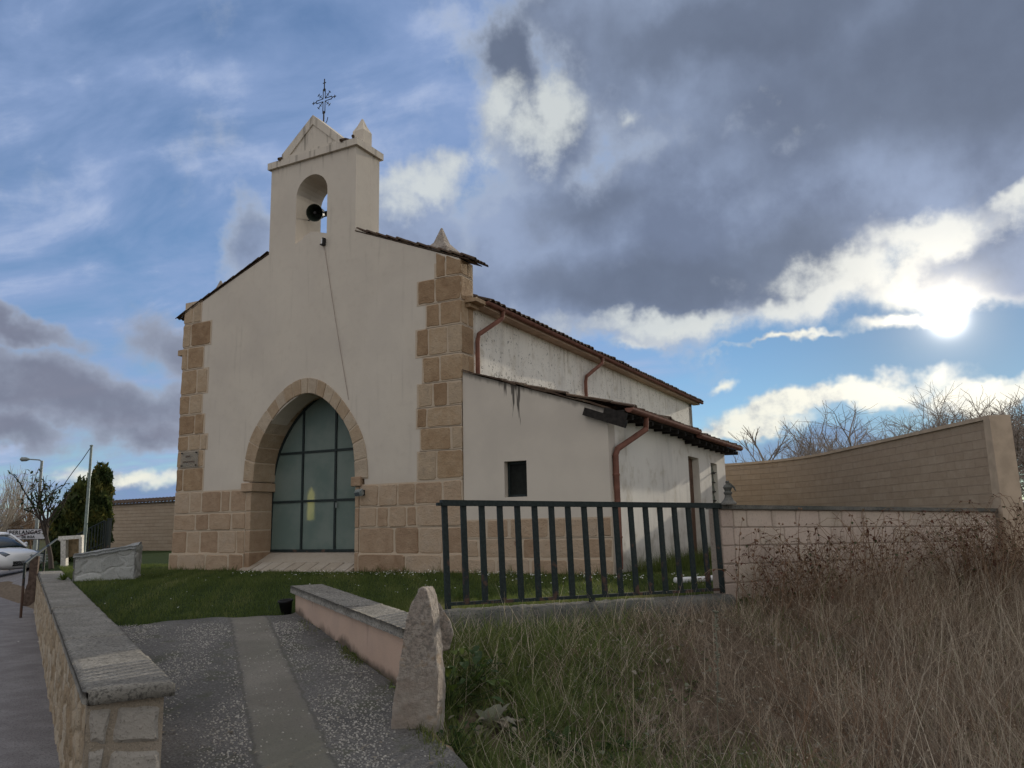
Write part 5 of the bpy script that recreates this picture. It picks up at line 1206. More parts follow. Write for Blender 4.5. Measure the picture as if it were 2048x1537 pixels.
# thin mast with a stay wire
pt_ = at(183, 893, 24); pb_ = np.array([pt_[0]-.02, pt_[1], -.2]); UP_ = thing('mast', pb_, 'thin grey green steel mast with a stay wire in front of the conifers', 'mast')
m = MB(); m.tube([pb_, pt_*[1, 1, .55]+[0, 0, -.1], pt_], [.055, .045, .035], 8); m.lathe([(.05, 0), (.05, .03), (.0, .05)], 8, Matrix.Translation(tuple(pt_))); m.build('mast_pole', material('grey_green_paint', flat((.22, .27, .25), .2), .6), UP_)
m = MB(); w_e = at(146, 944, 24.6); m.tube([pt_, (pt_+w_e)/2-[0, 0, .03], w_e, at(100, 1010, 26)], .012, 5); m.build('stay_wire', M_IRON, UP_)
# town sign
sc_ = at(52, 1069, 30); su_ = np.array([*R0, 0]); sn_ = np.array([*(-F0), 0]); SG = thing('town_sign', (sc_[0], sc_[1], -.95), 'white place name sign struck through with a dark diagonal behind the white car', 'sign')
rs_ = Matrix(((R0[0], F0[0], 0), (R0[1], F0[1], 0), (0, 0, 1)))
m = MB(); m.box(sc_, (1.47, .03, .40), mat=rs_); m.build('board', M_SIGN, SG)
m = MB(); C_ = Vector(sc_)+Vector(sn_)*.02
for dx, dz, w, h in ((0, .19, 1.47, .018), (0, -.19, 1.47, .018), (-.726, 0, .018, .40), (.726, 0, .018, .40)): m.box(C_+Vector(su_)*dx+Vector((0, 0, dz)), (w, .006, h), mat=rs_)
m.build('border', M_SIGNB, SG)
m = MB(); m.bar(C_+Vector(su_)*-.40+Vector((0, 0, -.09))+Vector(sn_)*.006, C_+Vector(su_)*.70+Vector((0, 0, .18))+Vector(sn_)*.006, .03, .006, up=tuple(np.cross(su_, sn_))); 
m = MB(); a1_, b1_ = C_+Vector(su_)*-.42+Vector((0, 0, -.11))+Vector(sn_)*.008, C_+Vector(su_)*.71+Vector((0, 0, .175))+Vector(sn_)*.008
pz = Vector((0, 0, .013)); m.add([a1_-pz, b1_-pz, b1_+pz, a1_+pz], [(0, 1, 2, 3)]); m.build('diagonal_stripe', M_SIGNR, SG)
m = MB()
for dx in (-.5, .5): p = Vector(sc_)+Vector(su_)*dx; m.tube([(p.x, p.y, -.95), (p.x, p.y, sc_[2]-.2)], .03, 8)
m.build('sign_post', M_GREYMET, SG)
def lettering(txt, size, dx, dz):
    cu = bpy.data.curves.new('lettering', 'FONT'); cu.body = txt; cu.size = size; cu.align_x = 'CENTER'; cu.align_y = 'CENTER'; cu.extrude = .003; cu.offset = .004; cu.space_character = 1.12
    o = bpy.data.objects.new('tmp', cu); COL.objects.link(o); dg = bpy.context.evaluated_depsgraph_get(); me = bpy.data.meshes.new_from_object(o.evaluated_get(dg)); bpy.data.objects.remove(o)
    mt = Matrix((( su_[0], 0, sn_[0], 0), (su_[1], 0, sn_[1], 0), (0, 1, 0, 0), (0, 0, 0, 1))); p = C_+Vector(su_)*dx+Vector((0, 0, dz))+Vector(sn_)*.006
    me.transform(Matrix.Translation(p)@mt); me.materials.clear(); return link('lettering', me, M_SIGNB, SG)
lettering('BERLANGAS', .20, -.04, .065); lettering('DE ROA', .125, .10, -.105)
# handrail, post and the white-edged box at the wall's far end
hp = gp(60, 1212, -.8); HP = thing('wooden_post', hp, 'short weathered brown post leaning at the far end of the rubble wall', 'post'); m = MB(); m.bar(hp+[0, 0, -.05], at(63, 1122, 15.0)*[0, 0, 1]+hp*[1, 1, 0]+[0.02, .02, 0], .13, .16); m.bar(hp+[-.12, -.05, 0], hp+[-.04, 0, .45], .05, .14); m.build('post_body', material('weathered_wood', flat((.10, .07, .055), .35, 15), .9), HP)
ha, hb = at(50, 1128, 15.5), at(112, 1080, 22.0); HR = thing('handrail', ha, 'dark tubular handrail rising away behind the brown post', 'handrail'); m = MB(); m.tube([ha, at(66, 1115, 16.5), hb, at(124, 1076, 24)], .028, 8); m.build('top_rail', M_RAIL, HR); m = MB()
m.tube([ha, ha*[1, 1, 0]+[0, 0, -.85]], .025, 8); m.build('upright', M_RAIL, HR); m = MB(); m.tube([at(90, 1097, 19), at(90, 1097, 19)*[1, 1, 0]+[0, 0, -.8]], .025, 8); m.build('upright', M_RAIL, HR)
LR = thing('road_barrier', at(80, 1120, 26), 'low grey tubular barrier across the road behind the handrail', 'barrier'); m = MB()
for y in (1111, 1117, 1123): m.tube([at(60, y, 26), at(100, y-1, 26)], .02, 6)
m.build('barrier_rail', M_GREYMET, LR); m = MB(); m.tube([at(91, 1109, 26), at(91, 1126, 26)], .025, 6); m.tube([at(63, 1109, 26), at(63, 1126, 26)], .025, 6); m.build('barrier_post', M_GREYMET, LR)
wb_ = at(147, 1120, 20); WBX = thing('white_frame', wb_, 'flaking white painted box frame with a brown panel behind the rubble wall', 'frame')
def wq(x, y, D=20): return Vector(at(x, y, D))
m = MB(); m.bar(wq(129, 1135), wq(129, 1080), .12, .16); m.bar(wq(162, 1132), wq(163, 1073), .07, .16); m.bar(wq(120, 1077), wq(165, 1074), .16, .09); m.bar(wq(120, 1078), wq(132, 1084), .14, .07); m.build('frame_body', M_WHITEW, WBX)
m = MB(); a, b, c_, e_ = wq(130, 1116, 20.1), wq(162, 1110, 20.1), wq(162, 1077, 20.1), wq(130, 1080, 20.1); q_ = Vector((F0[0], F0[1], 0))*.05; m.add([a, b, c_, e_, a+q_, b+q_, c_+q_, e_+q_], [(0, 1, 2, 3), (7, 6, 5, 4), (0, 4, 5, 1), (1, 5, 6, 2), (2, 6, 7, 3), (3, 7, 4, 0)]); m.build('panel', M_OCHRE, WBX)
# parked car
cp_ = at(4, 1140, 27.0); cg = float(hgt(cp_[0], cp_[1]))+.008; hv_ = R0*.93-F0*.36; ca_ = math.atan2(hv_[1], hv_[0])
CAR = thing('parked_car', (cp_[0]-hv_[0]*.9-0.0, cp_[1]-hv_[1]*.9, cg), 'white hatchback parked by the road at the left edge', 'car'); CAR.rotation_euler = (0, 0, ca_)
def carloft(st, n=20, ex=3.2):
    V = []
    for x, w, zb_, zt_ in st:
        zc_, hz = (zb_+zt_)/2, (zt_-zb_)/2
        for k in range(n): a = 2*math.pi*k/n; c_, s_ = math.cos(a), math.sin(a); V.append((x, w*math.copysign(abs(c_)**(2/ex), c_), zc_+hz*math.copysign(abs(s_)**(2/ex), s_)))
    F = [(i*n+k, i*n+(k+1) % n, (i+1)*n+(k+1) % n, (i+1)*n+k) for i in range(len(st)-1) for k in range(n)]+[tuple(range(n-1, -1, -1)), tuple((len(st)-1)*n+k for k in range(n))]
    return V, F
def lnk(mm, name, mat, par, smooth=True):
    o = mm.build(name, mat, None, smooth=smooth); o.parent = par; return o
m = MB(); m.add(*carloft([(-2.02, .60, .40, .82), (-1.98, .78, .30, .92), (-1.6, .85, .22, .96), (-.6, .87, .20, .96), (.5, .87, .20, .97), (1.1, .86, .20, .95), (1.6, .83, .22, .86), (1.92, .74, .27, .76), (2.02, .56, .34, .64)]))
body = lnk(m, 'body', M_CARW, CAR)
m = MB(); m.add(*carloft([(-1.95, .60, .85, .98), (-1.5, .68, .88, 1.36), (-.7, .70, .90, 1.46), (.1, .69, .90, 1.44), (.55, .67, .90, 1.25), (1.15, .62, .86, .97)], 20, 4)); lnk(m, 'window_glass', M_CARG, CAR)
m = MB(); m.add(*carloft([(-1.75, .60, 1.16, 1.24), (-1.45, .66, 1.30, 1.385), (-.7, .69, 1.38, 1.49), (.1, .68, 1.37, 1.47), (.30, .66, 1.32, 1.40)], 20, 3.5)); lnk(m, 'roof', M_CARW, CAR)
m = MB()
for s_ in (-1, 1): m.tube([(.28, s_*.66, 1.38), (.7, s_*.67, 1.17), (1.12, s_*.66, .95)], .035, 6); m.tube([(-.5, s_*.715, 1.42), (-.45, s_*.76, .95)], .03, 6)
lnk(m, 'pillar', M_CARW, CAR)
for s_ in (-1, 1):
    m = MB(); m.tube([(.75, s_*.80, 1.0), (.77, s_*.93, 1.03)], [.06, .085], 8); lnk(m, 'mirror', M_CARW, CAR)
    m = MB(); m.add(*carloft([(1.62, .12, .60, .80), (1.93, .09, .60, .72)], 10)); m.v = [(x, y+s_*.60, z+.02) for x, y, z in m.v]; lnk(m, 'headlight', M_LAMPGLASS, CAR)
    for x in (-1.22, 1.28):
        m = MB(); wm = Matrix.Translation((x, s_*.80, .31))@Matrix.Rotation(R_(90), 4, 'X'); m.lathe([(.19, -.1), (.29, -.1), (.315, -.06), (.315, .06), (.29, .1), (.19, .1)], 24, wm); w_ = lnk(m, 'wheel', M_TYRE, CAR)
        m = MB(); m.lathe([(.0, .07), (.05, .08), (.19, .06), (.20, .10)] if s_ < 0 else [(.0, -.07), (.05, -.08), (.19, -.06), (.20, -.10)], 20, wm); lnk(m, 'rim', M_RIM, w_)
m = MB(); m.box((1.99, 0, .42), (.06, .95, .16)); lnk(m, 'grille', M_BLACK, CAR)

# ------------------------------------------------------------------ vegetation
def blades(P, H, Wd, lean, curve, tone, seed, seg=3, ldir=None):
    """curved tapering stems; returns vertices, quads and a tone per vertex"""
    rr = np.random.default_rng(seed); n = len(P); a = rr.uniform(0, 2*np.pi, n)
    ld_ = a if ldir is None else ldir+rr.normal(0, .8, n)
    dx, dy = np.cos(ld_), np.sin(ld_); wx, wy = -np.sin(a), np.cos(a)
    V = np.zeros((n, seg+1, 2, 3))
    for k in range(seg+1):
        f = k/seg; off = lean*H*f+curve*H*f*f; z = H*f*np.sqrt(np.clip(1-(lean+curve*f)**2*.45, .15, 1)); w = Wd*(1-.85*f)/2
        for q, s_ in enumerate((-1, 1)):
            V[:, k, q, 0] = P[:, 0]+dx*off+wx*w*s_; V[:, k, q, 1] = P[:, 1]+dy*off+wy*w*s_; V[:, k, q, 2] = P[:, 2]+z
    nv = (seg+1)*2; base = (np.arange(n)*nv)[:, None]; F = np.concatenate([base+np.array([[k*2, k*2+1, k*2+3, k*2+2]]) for k in range(seg)], 0)
    return V.reshape(-1, 3), F, np.repeat(tone, nv)
def joinm(parts):
    V = []; F = []; T = []; n = 0
    for v, f, t_ in parts: V.append(v); F.append(f+n); T.append(t_); n += len(v)
    return np.concatenate(V), np.concatenate(F), np.concatenate(T)
def ldxy(l, d): return CAM[0]+l*R0[0]+d*F0[0], CAM[1]+l*R0[1]+d*F0[1]
def clump(x, y, s=1.0, seed=0):
    return .5+.25*np.sin(x*1.7*s+1+seed)*np.cos(y*2.1*s+seed)+.25*np.sin(x*4.1*s+y*3.3*s+seed*2)
# lawn
n = 230000; l = nrg.uniform(-12, 6, n); d = 8.2+nrg.random(n)**1.25*11
x, y = ldxy(l, d); fsn = fence_s(l, d)
inb = ((x > -7.05) & (x < AX+.05) & (y > -.05)); insill = ((x > jambL-.2) & (x < jambR) & (y > -.28) & (y < .6))
dpar = (l > par_l(d)-.1) & (l < par_l(d)+.42) & (d < PB[1]+.1)
ok = (fsn < -.12) & (l > wall_l(d)+.5) & ~inb & ~insill & ~dpar & ((d > edge_d(l)+.03+.09*np.sin(l*5)+.05*np.sin(l*13+1)) | (l > par_l(d)+.3)) & (y < 9)
x, y, l, d = x[ok], y[ok], l[ok], d[ok]; k = .55*clump(x, y)+.45*clump(x, y, 2.7, 4)+nrg.normal(0, .18, len(x))
near = (np.abs(y) < .16) & (x > -7.2) & (x < 2.8)
h = nrg.uniform(.02, .06, len(x))*(.6+1.1*clump(x, y, 3.1, 8)); hs = np.where(near & (clump(x, y, 2.2) > .5), 2.2, 1.0); side = (x > AX) & (x < AX+.8) & (y > .5); hs = np.where(side, 2.2+3*clump(x, y, 2), hs)
v = blades(np.stack([x, y, hgt(x, y)-.004], -1), h*hs, np.where(hs > 1.2, .009, .007), nrg.uniform(.1, .6, len(x)), nrg.uniform(0, .5, len(x)), np.clip(k*.75+.05, 0, 1), 1, 2)
npmesh('grass', v[0], v[1], M_LAWN, tones=v[2], kind='stuff')
# more lawn close behind the parapet and kerb
n = 60000; l = nrg.uniform(-2.6, 3.6, n); d = nrg.uniform(5.6, 9.4, n); fsn = fence_s(l, d); ok = (fsn < -.14) & (l > par_l(d)+.36); l, d = l[ok], d[ok]; x, y = ldxy(l, d); k = clump(x, y)+nrg.normal(0, .16, len(x))
v = blades(np.stack([x, y, hgt(x, y)-.004], -1), nrg.uniform(.035, .10, len(x)), .006, nrg.uniform(.1, .6, len(x)), nrg.uniform(0, .5, len(x)), np.clip(k*.8+.1, 0, 1), 2, 3)
npmesh('grass', v[0], v[1], M_LAWN, tones=v[2], kind='stuff')
# weeds creeping in along the edges of the driveway
n = 5200; d = nrg.uniform(3.4, 8.8, n); sidep = nrg.random(n); e_ = np.abs(nrg.normal(0, .055, n)); l = np.where(sidep < .45, wall_l(d)+.40+e_, np.where(d < PB[1], par_l(d)-.03-e_, par_l(d)-.03-e_)); x, y = ldxy(l, d); ok = clump(x, y, 2.4, 31)+nrg.normal(0, .12, n) > .58; x, y = x[ok], y[ok]
v = blades(np.stack([x, y, hgt(x, y)+.008], -1), nrg.uniform(.02, .075, len(x)), .006, nrg.uniform(.1, .8, len(x)), nrg.uniform(0, .6, len(x)), nrg.uniform(.1, .95, len(x)), 44, 3)
npmesh('edge_grass', v[0], v[1], M_LAWN, tones=v[2], kind='stuff')
# daisies
n = 12000; l = nrg.uniform(-8.5, 4, n); d = nrg.uniform(9.0, 14.2, n); x, y = ldxy(l, d); pr_ = np.exp(-((y+.75)/.55)**2)*.95+.025; pr_ *= (clump(x, y, .9, 3) > .38)
ok = (nrg.random(n) < pr_) & (y < -.35) & (fence_s(l, d) < -.3) & (d > edge_d(l)+.15) & ((l < par_l(d)-.1) | (l > par_l(d)+.4) | (d > PB[1]+.2)); x, y = x[ok], y[ok]
m = MB()
for a, b in zip(x, y):
    z = float(hgt(a, b))+rng.uniform(.05, .075); r_ = rng.uniform(.006, .0115); tx, ty = rng.uniform(-.4, .4), rng.uniform(-.4, .4)
    m.add([(a+r_*math.cos(q), b+r_*math.sin(q), z+r_*(tx*math.cos(q)+ty*math.sin(q))) for q in [i*math.pi/3 for i in range(6)]], [(0, 1, 2, 3, 4, 5)])
m.build('daisies', M_DAISY, kind='stuff')
# loose pale chips on the driveway
n = 17000; d = nrg.uniform(3.2, 8.8, n); l = wall_l(d)+.35+(par_l(d)-wall_l(d)-.4)*nrg.random(n); x, y = ldxy(l, d)
instrip = (l > fa(d)-.02) & (l < fb_(d)+.02); ok = (~instrip | (nrg.random(n) < .10)) & (clump(x, y, 1.6, 5)+nrg.normal(0, .15, n) > .42); x, y = x[ok], y[ok]; zz_ = hgt(x, y)+.014
m = MB()
for a, b, z in zip(x, y, zz_):
    r_ = rng.uniform(.003, .0105); q0 = rng.uniform(0, 6.28); e = rng.uniform(.5, .9); n_ = 5
    ring = [(math.cos(q0+i*1.2566)*r_, math.sin(q0+i*1.2566)*r_*e) for i in range(n_)]
    m.add([(a+p, b+q, z-.002) for p, q in ring]+[(a+p*.6, b+q*.6, z+r_*.45) for p, q in ring], [(5, 6, 7, 8, 9)]+[(i, (i+1) % 5, 5+(i+1) % 5, 5+i) for i in range(5)])
m.build('gravel', M_PEBBLE, kind='stuff')

# dry bank in front of the railing and block wall
n = 150000; l = nrg.uniform(-.75, 9.6, n); d = 3.4+9.4*nrg.random(n)**.85; fsn = fence_s(l, d)
ok = (fsn > .16) & (l > par_l(d)+.10+.05*np.sin(d*9)) & (l < .72*d+1); l, d, fsn = l[ok], d[ok], fsn[ok]; x, y = ldxy(l, d); z = hgt(x, y)-.01
rp = [(gp(985, 1512, -.78), .24), (gp(1130, 1530, -.78), .12), (gp(1230, 1528, -.78), .10)]; keep = np.ones(len(x), bool)
for q_, r_ in rp: keep &= np.hypot(x-q_[0], y-q_[1]) > r_*nrg.uniform(.7, 1.2, len(x))
x, y, z, l, d, fsn = [q[keep] for q in (x, y, z, l, d, fsn)]
c1 = clump(x, y, .8, 2); c2 = clump(x, y, 2.1, 7); c3 = clump(x, y, 4.3, 3)
ga_ = np.maximum(sstep(.22, .02, l/d), .95*np.exp(-(((l-.85)/.75)**2+((d-4.75)/.75)**2)))                                     # the bank is greener towards the driveway
green = np.clip(ga_*(.65+.6*c2)+.16*(c1 > .62), 0, .95)
right = sstep(.28, .50, l/d)
tall = (.10+.30*right+.10*sstep(.1, .3, l/d))*(.25+1.2*c2*(.4+.9*c3))
tall = np.where((fsn < .8) & (l < 2.5), tall*(.3+.6*fsn/.8), tall)
isg = nrg.random(len(x)) < green
tone = np.where(isg, nrg.uniform(.88, 1, len(x)), np.clip(nrg.beta(2, 2.4, len(x))*.85*(.30+1.2*clump(x, y, 1.3, 9)), 0, .84)); tall = np.where(isg, nrg.uniform(.06, .19, len(x))*(.4+1.1*c3), tall)
thin = (isg & (nrg.random(len(x)) < .9)) | (nrg.random(len(x)) < (.25+.75*c2)*(1-.45*ga_)); x, y, z, l, d, fsn, tall, isg, tone, right, c1 = [q[thin] for q in (x, y, z, l, d, fsn, tall, isg, tone, right, c1)]
H = tall*nrg.uniform(.45, 1.2, len(x)); v1 = blades(np.stack([x, y, z], -1), H, np.where(isg, nrg.uniform(.005, .010, len(x)), nrg.uniform(.0018, .0052, len(x))), nrg.uniform(0, .9, len(x)), nrg.uniform(-.2, .9, len(x)), tone, 4, 3)
# a matted under-layer of fallen stems and dead leaves
n2 = 42000; i_ = nrg.integers(0, len(x), n2); v2 = blades(np.stack([x[i_]+nrg.normal(0, .05, n2), y[i_]+nrg.normal(0, .05, n2), z[i_]+nrg.uniform(.0, .08, n2)], -1), nrg.uniform(.10, .32, n2), nrg.uniform(.003, .007, n2), nrg.uniform(.75, 1.15, n2), nrg.uniform(-.2, .4, n2), np.clip(np.where(isg[i_] & (nrg.random(n2) < .7), nrg.uniform(.87, 1, n2), tone[i_]*.9), 0, 1), 5, 2)
# long bleached straws, upright in drifts on the right and leaning elsewhere
n3 = 3600; i_ = nrg.integers(0, len(x), n3*3); w_ = nrg.random(len(i_)) < .25+.75*right[i_]*(clump(x[i_], y[i_], 1.9, 11) > .48); i_ = i_[w_][:n3]; n3 = len(i_)
v3 = blades(np.stack([x[i_], y[i_], z[i_]], -1), nrg.uniform(.35, .95, n3)*(.55+.55*right[i_]), nrg.uniform(.0035, .0075, n3), nrg.uniform(.05, .8, n3), nrg.uniform(-.1, .5, n3), nrg.uniform(.5, .84, n3), 6, 5)
n4 = 60000; l4 = nrg.uniform(-.75, 3.4, n4); d4 = nrg.uniform(3.5, 7.6, n4); g4 = np.maximum(sstep(.24, .03, l4/d4), np.exp(-(((l4-.85)/.75)**2+((d4-4.75)/.7)**2)))*(.05+1.0*clump(*ldxy(l4, d4), 2.6, 13)); ok = (fence_s(l4, d4) > .2) & (l4 > par_l(d4)+.12) & (nrg.random(n4) < g4)
l4, d4 = l4[ok], d4[ok]; x4, y4 = ldxy(l4, d4); kp = np.ones(len(x4), bool)
for q_, r_ in rp: kp &= np.hypot(x4-q_[0], y4-q_[1]) > r_
x4, y4 = x4[kp], y4[kp]; n4 = len(x4); v4 = blades(np.stack([x4, y4, hgt(x4, y4)-.01], -1), nrg.uniform(.07, .20, n4)*(.5+clump(x4, y4, 3.1, 2)), nrg.uniform(.004, .009, n4), nrg.uniform(0, .7, n4), nrg.uniform(.1, .9, n4), nrg.uniform(.86, 1, n4), 15, 4)
V = joinm([v1, v2, v3, v4]); npmesh('dry_grass', V[0], V[1], M_DRY, tones=V[2], kind='stuff')
# tangled fine weeds: branching wiry stems
def weed(mb, p, hgt_, n_, rad, spread, tone, leafs=None, drg=rng):
    for _ in range(n_):
        a = drg.uniform(0, 6.28); pts = [Vector(p)]; dv = Vector((math.cos(a)*spread, math.sin(a)*spread, 1)).normalized(); L = hgt_*drg.uniform(.6, 1.1)/5
        for k in range(5):
            dv = (dv+Vector((drg.uniform(-.28, .28), drg.uniform(-.28, .28), drg.uniform(-.22, .06)))).normalized(); pts.append(pts[-1]+dv*L)
        tn = tone+drg.uniform(-.2, .2); mb.tube(pts, [rad, rad*.9, rad*.8, rad*.7, rad*.55, rad*.35], 3, tn, cap=False)
        for k in range(2, 6):
            for _q in range(2):
                if drg.random() < .75:
                    e = (dv+Vector((drg.uniform(-1, 1), drg.uniform(-1, 1), drg.uniform(-.2, .6)))).normalized(); q = pts[k]; mb.tube([q, q+e*L*.7, q+e*L*1.2+Vector((0, 0, drg.uniform(-.02, .03)))], [rad*.6, rad*.45, rad*.25], 3, tn, cap=False)
                    if leafs is not None: leafs.append((q+e*L*1.2, e))
def tmesh(mb, name, mat, parent=None, **kw):
    me = bpy.data.meshes.new(name); me.from_pydata(mb.v, [], mb.f); me.update(); a = me.attributes.new('tone', 'FLOAT', 'FACE'); a.data.foreach_set('value', np.clip(np.array(mb.t, np.float32), 0, 1)); return link(name, me, mat, parent, **kw)
def leaf(mb, p, d_, L, w, tone, droop=.3):
    p, d_ = Vector(p), Vector(d_).normalized(); s_ = d_.cross(Vector((0, 0, 1))); s_ = s_.normalized() if s_.length > .01 else Vector((1, 0, 0)); up = s_.cross(d_)
    prof = [(0, .12), (.25, .8), (.55, 1), (.85, .55), (1, .03)]; vs = []
    for f, q in prof: c_ = p+d_*L*f-Vector((0, 0, 1))*L*droop*f*f; vs += [c_-s_*w*q/2+up*w*.18*q, c_, c_+s_*w*q/2+up*w*.18*q]
    fs = []
    for k in range(4): fs += [(k*3, k*3+1, k*3+4, k*3+3), (k*3+1, k*3+2, k*3+5, k*3+4)]
    mb.add(vs, fs, tone)
m = MB(); mr = MB(); mh_ = MB(); lf = []
for _ in range(900):
    l_ = rng.uniform(.0, 8.2); d_ = rng.uniform(3.9, 11.0); ra = l_/d_
    if float(fence_s(l_, d_)) < .22 or l_ > .72*d_+.6 or l_ < float(par_l(d_))+.3 or (ra < .26 and rng.random() < .6): continue
    x_, y_ = ldxy(l_, d_); p_ = (x_, y_, float(hgt(x_, y_))); red = rng.random() < .12+.4*(.30 < ra < .50); ls = []
    weed(mr if red else m, p_, rng.uniform(.2, .42)*(1+1.0*(ra > .3)), 3, .0024, .5, rng.uniform(.15, .8), ls)
    for q, e in ls:
        if rng.random() < .35: mh_.lathe([(.0, -.006), (.005, 0), (.0, .007)], 4, Matrix.Translation(q), tone=rng.uniform(.4, .84))
for _ in range(330):
    q = rng.uniform(.02, 1.15); off = rng.uniform(.12, 1.5)**1.0; l_ = FB[0]+wu[0]*wL*q+wn_[0]*off; d_ = FB[1]+wu[1]*wL*q+wn_[1]*off
    if l_ > .72*d_+.6: continue
    x_, y_ = ldxy(l_, d_); pk = .35+.65*clump(x_, y_, 2.3, 21); ls = []; weed(mr if rng.random() < .6 else m, (x_, y_, float(hgt(x_, y_))), rng.uniform(.45, .95)*pk, 3, .0026, .42, rng.uniform(.2, .9), ls)
    for q_, e in ls:
        if rng.random() < .4: mh_.lathe([(.0, -.007), (.006, 0), (.0, .008)], 4, Matrix.Translation(q_), tone=rng.uniform(.3, .7))
tmesh(m, 'dry_weeds', M_DRY, kind='stuff'); tmesh(mr, 'reddish_weeds', M_BRAMBLE, kind='stuff'); tmesh(mh_, 'weed_seeds', M_DRY, kind='stuff')
# broad-leaved ground weeds and fallen leaves through the bank
m = MB(); m2 = MB()
for _ in range(2300):
    d_ = rng.uniform(3.6, 8.4); l_ = rng.uniform(float(par_l(d_))+.18, .5*d_)
    if float(fence_s(l_, d_)) < .2: continue
    x_, y_ = ldxy(l_, d_); z_ = float(hgt(x_, y_)); gch = max(max(0, 1-max(0, (l_/d_-.06))/.2), math.exp(-(((l_-.85)/.75)**2+((d_-4.75)/.7)**2)))
    if rng.random() < gch*.9:
        sz = rng.uniform(.025, .075)
        for k in range(rng.randint(4, 8)): a = rng.uniform(0, 6.28); e = rng.uniform(.2, 1.1); leaf(m, (x_, y_, z_+.02), (math.cos(a)*math.cos(e), math.sin(a)*math.cos(e), math.sin(e)), sz*rng.uniform(.7, 1.6), sz*rng.uniform(.35, .7), rng.uniform(.1, .9), .5)
    else: a = rng.uniform(0, 6.28); leaf(m2, (x_, y_, z_+rng.uniform(.02, .14)), (math.cos(a), math.sin(a), rng.uniform(-.3, .6)), rng.uniform(.03, .07), rng.uniform(.02, .045), rng.uniform(0, .9), rng.uniform(-.3, .6))
tmesh(m, 'ground_weeds', M_LEAF, kind='stuff')
for _ in range(110):
    d_ = rng.uniform(3.3, 8.6); l_ = float(wall_l(d_))+.42+(float(par_l(d_))-float(wall_l(d_))-.5)*rng.choice([rng.random(), rng.random()**3, 1-rng.random()**3]); x_, y_ = ldxy(l_, d_); a = rng.uniform(0, 6.28)
    leaf(m2, (x_, y_, float(hgt(x_, y_))+.026), (math.cos(a), math.sin(a), .05), rng.uniform(.02, .05), rng.uniform(.012, .03), rng.uniform(0, .7), rng.uniform(-.1, .25))
tmesh(m2, 'fallen_leaves', M_MULL, kind='stuff')
# brambles against the block wall
def bramble(px, py, D, n_, reach, label, seed, tl=.5):
    rg = random.Random(seed); p = at(px, py, D); p[2] = float(hgt(p[0], p[1])); o = thing('bramble', p, label, 'bramble', 'brambles in front of the block wall'); ms, ml = MB(), MB()
    for _ in range(n_):
        a = rg.uniform(0, 6.28); rr_ = reach*rg.uniform(.5, 1.2); hh = rg.uniform(.45, 1.0)*reach*.95; pts = []; ax_ = R0*math.cos(a)+F0*math.sin(a)*.35
        b0 = Vector((p[0]+rg.uniform(-.3, .3)*R0[0], p[1]+rg.uniform(-.3, .3)*R0[1], p[2]))
        for k in range(12):
            f = k/11; z = hh*math.sin(min(f*2.3, 2.3+.2)*1.05)*(1 if f < .7 else 1); pts.append(b0+Vector((ax_[0]*rr_*f, ax_[1]*rr_*f, z))+Vector([rg.uniform(-.018, .018) for _ in range(3)]))
        ms.tube(pts, [.0042-.0027*k/11 for k in range(12)], 4, rg.uniform(.2, 1), cap=False)
        for k in range(3, 12):
            for _q in range(2):
                if rg.random() < tl: e = Vector((rg.uniform(-1, 1), rg.uniform(-1, 1), rg.uniform(-.5, .5))); leaf(ml, pts[k], e, rg.uniform(.025, .055), rg.uniform(.018, .034), rg.uniform(0, 1)*.85 if rg.random() < .85 else 1)
    tmesh(ms, 'stems', M_BRAMBLE, o); tmesh(ml, 'leaves', M_BRLEAF, o)
bramble(1640, 1230, 8.9, 60, 1.0, 'dark red leaved bramble arching before the middle of the block wall', 1, .62)
bramble(1770, 1220, 9.4, 44, 1.2, 'bramble with long bare hoops before the right half of the block wall', 2, .22)
bramble(1960, 1180, 9.7, 110, 1.25, 'dense bramble thicket hiding the right end of the block wall', 3, .5)
bramble(1530, 1235, 8.6, 22, .7, 'small sparse bramble near the left end of the block wall', 4, .4)
bramble(2065, 1120, 10.3, 90, 1.4, 'tall bramble thicket at the right edge beside the yard wall pier', 5, .5)
# upright dry seed stalks before the block wall
def stalk(px, top, D, label, lean=.25, seed=0):
    rg = random.Random(seed); t_ = at(px, top, D); b0 = np.array([t_[0]-lean*R0[0]*.6, t_[1]-lean*R0[1]*.6, 0]); b0[2] = float(hgt(b0[0], b0[1])); o = thing('dry_stalk', b0, label, 'dry stalk', 'dry seed stalks before the block wall'); ms, mh = MB(), MB()
    pts = [Vector(b0).lerp(Vector(t_), f)+Vector((rg.uniform(-.01, .01), rg.uniform(-.01, .01), 0)) for f in np.linspace(0, 1, 8)]; ms.tube(pts, [.0042, .0040, .0038, .0034, .003, .0027, .0022, .0015], 4, .3, cap=False)
    for k in range(3, 8):
        for _q in range(2):
            e = Vector((rg.uniform(-1, 1), rg.uniform(-1, 1), rg.uniform(.2, 1))).normalized(); q = pts[k]+e*rg.uniform(.01, .05); ms.tube([pts[k], q], .0013, 3, .3, cap=False)
            mh = MB(); mh.lathe([(.0, -.014), (.009, -.006), (.010, .004), (.0, .016)], 6, Matrix.Translation(q)); mh.build('seed_head', M_BRAMBLE, o)
    tmesh(ms, 'stem', M_BRAMBLE, o)
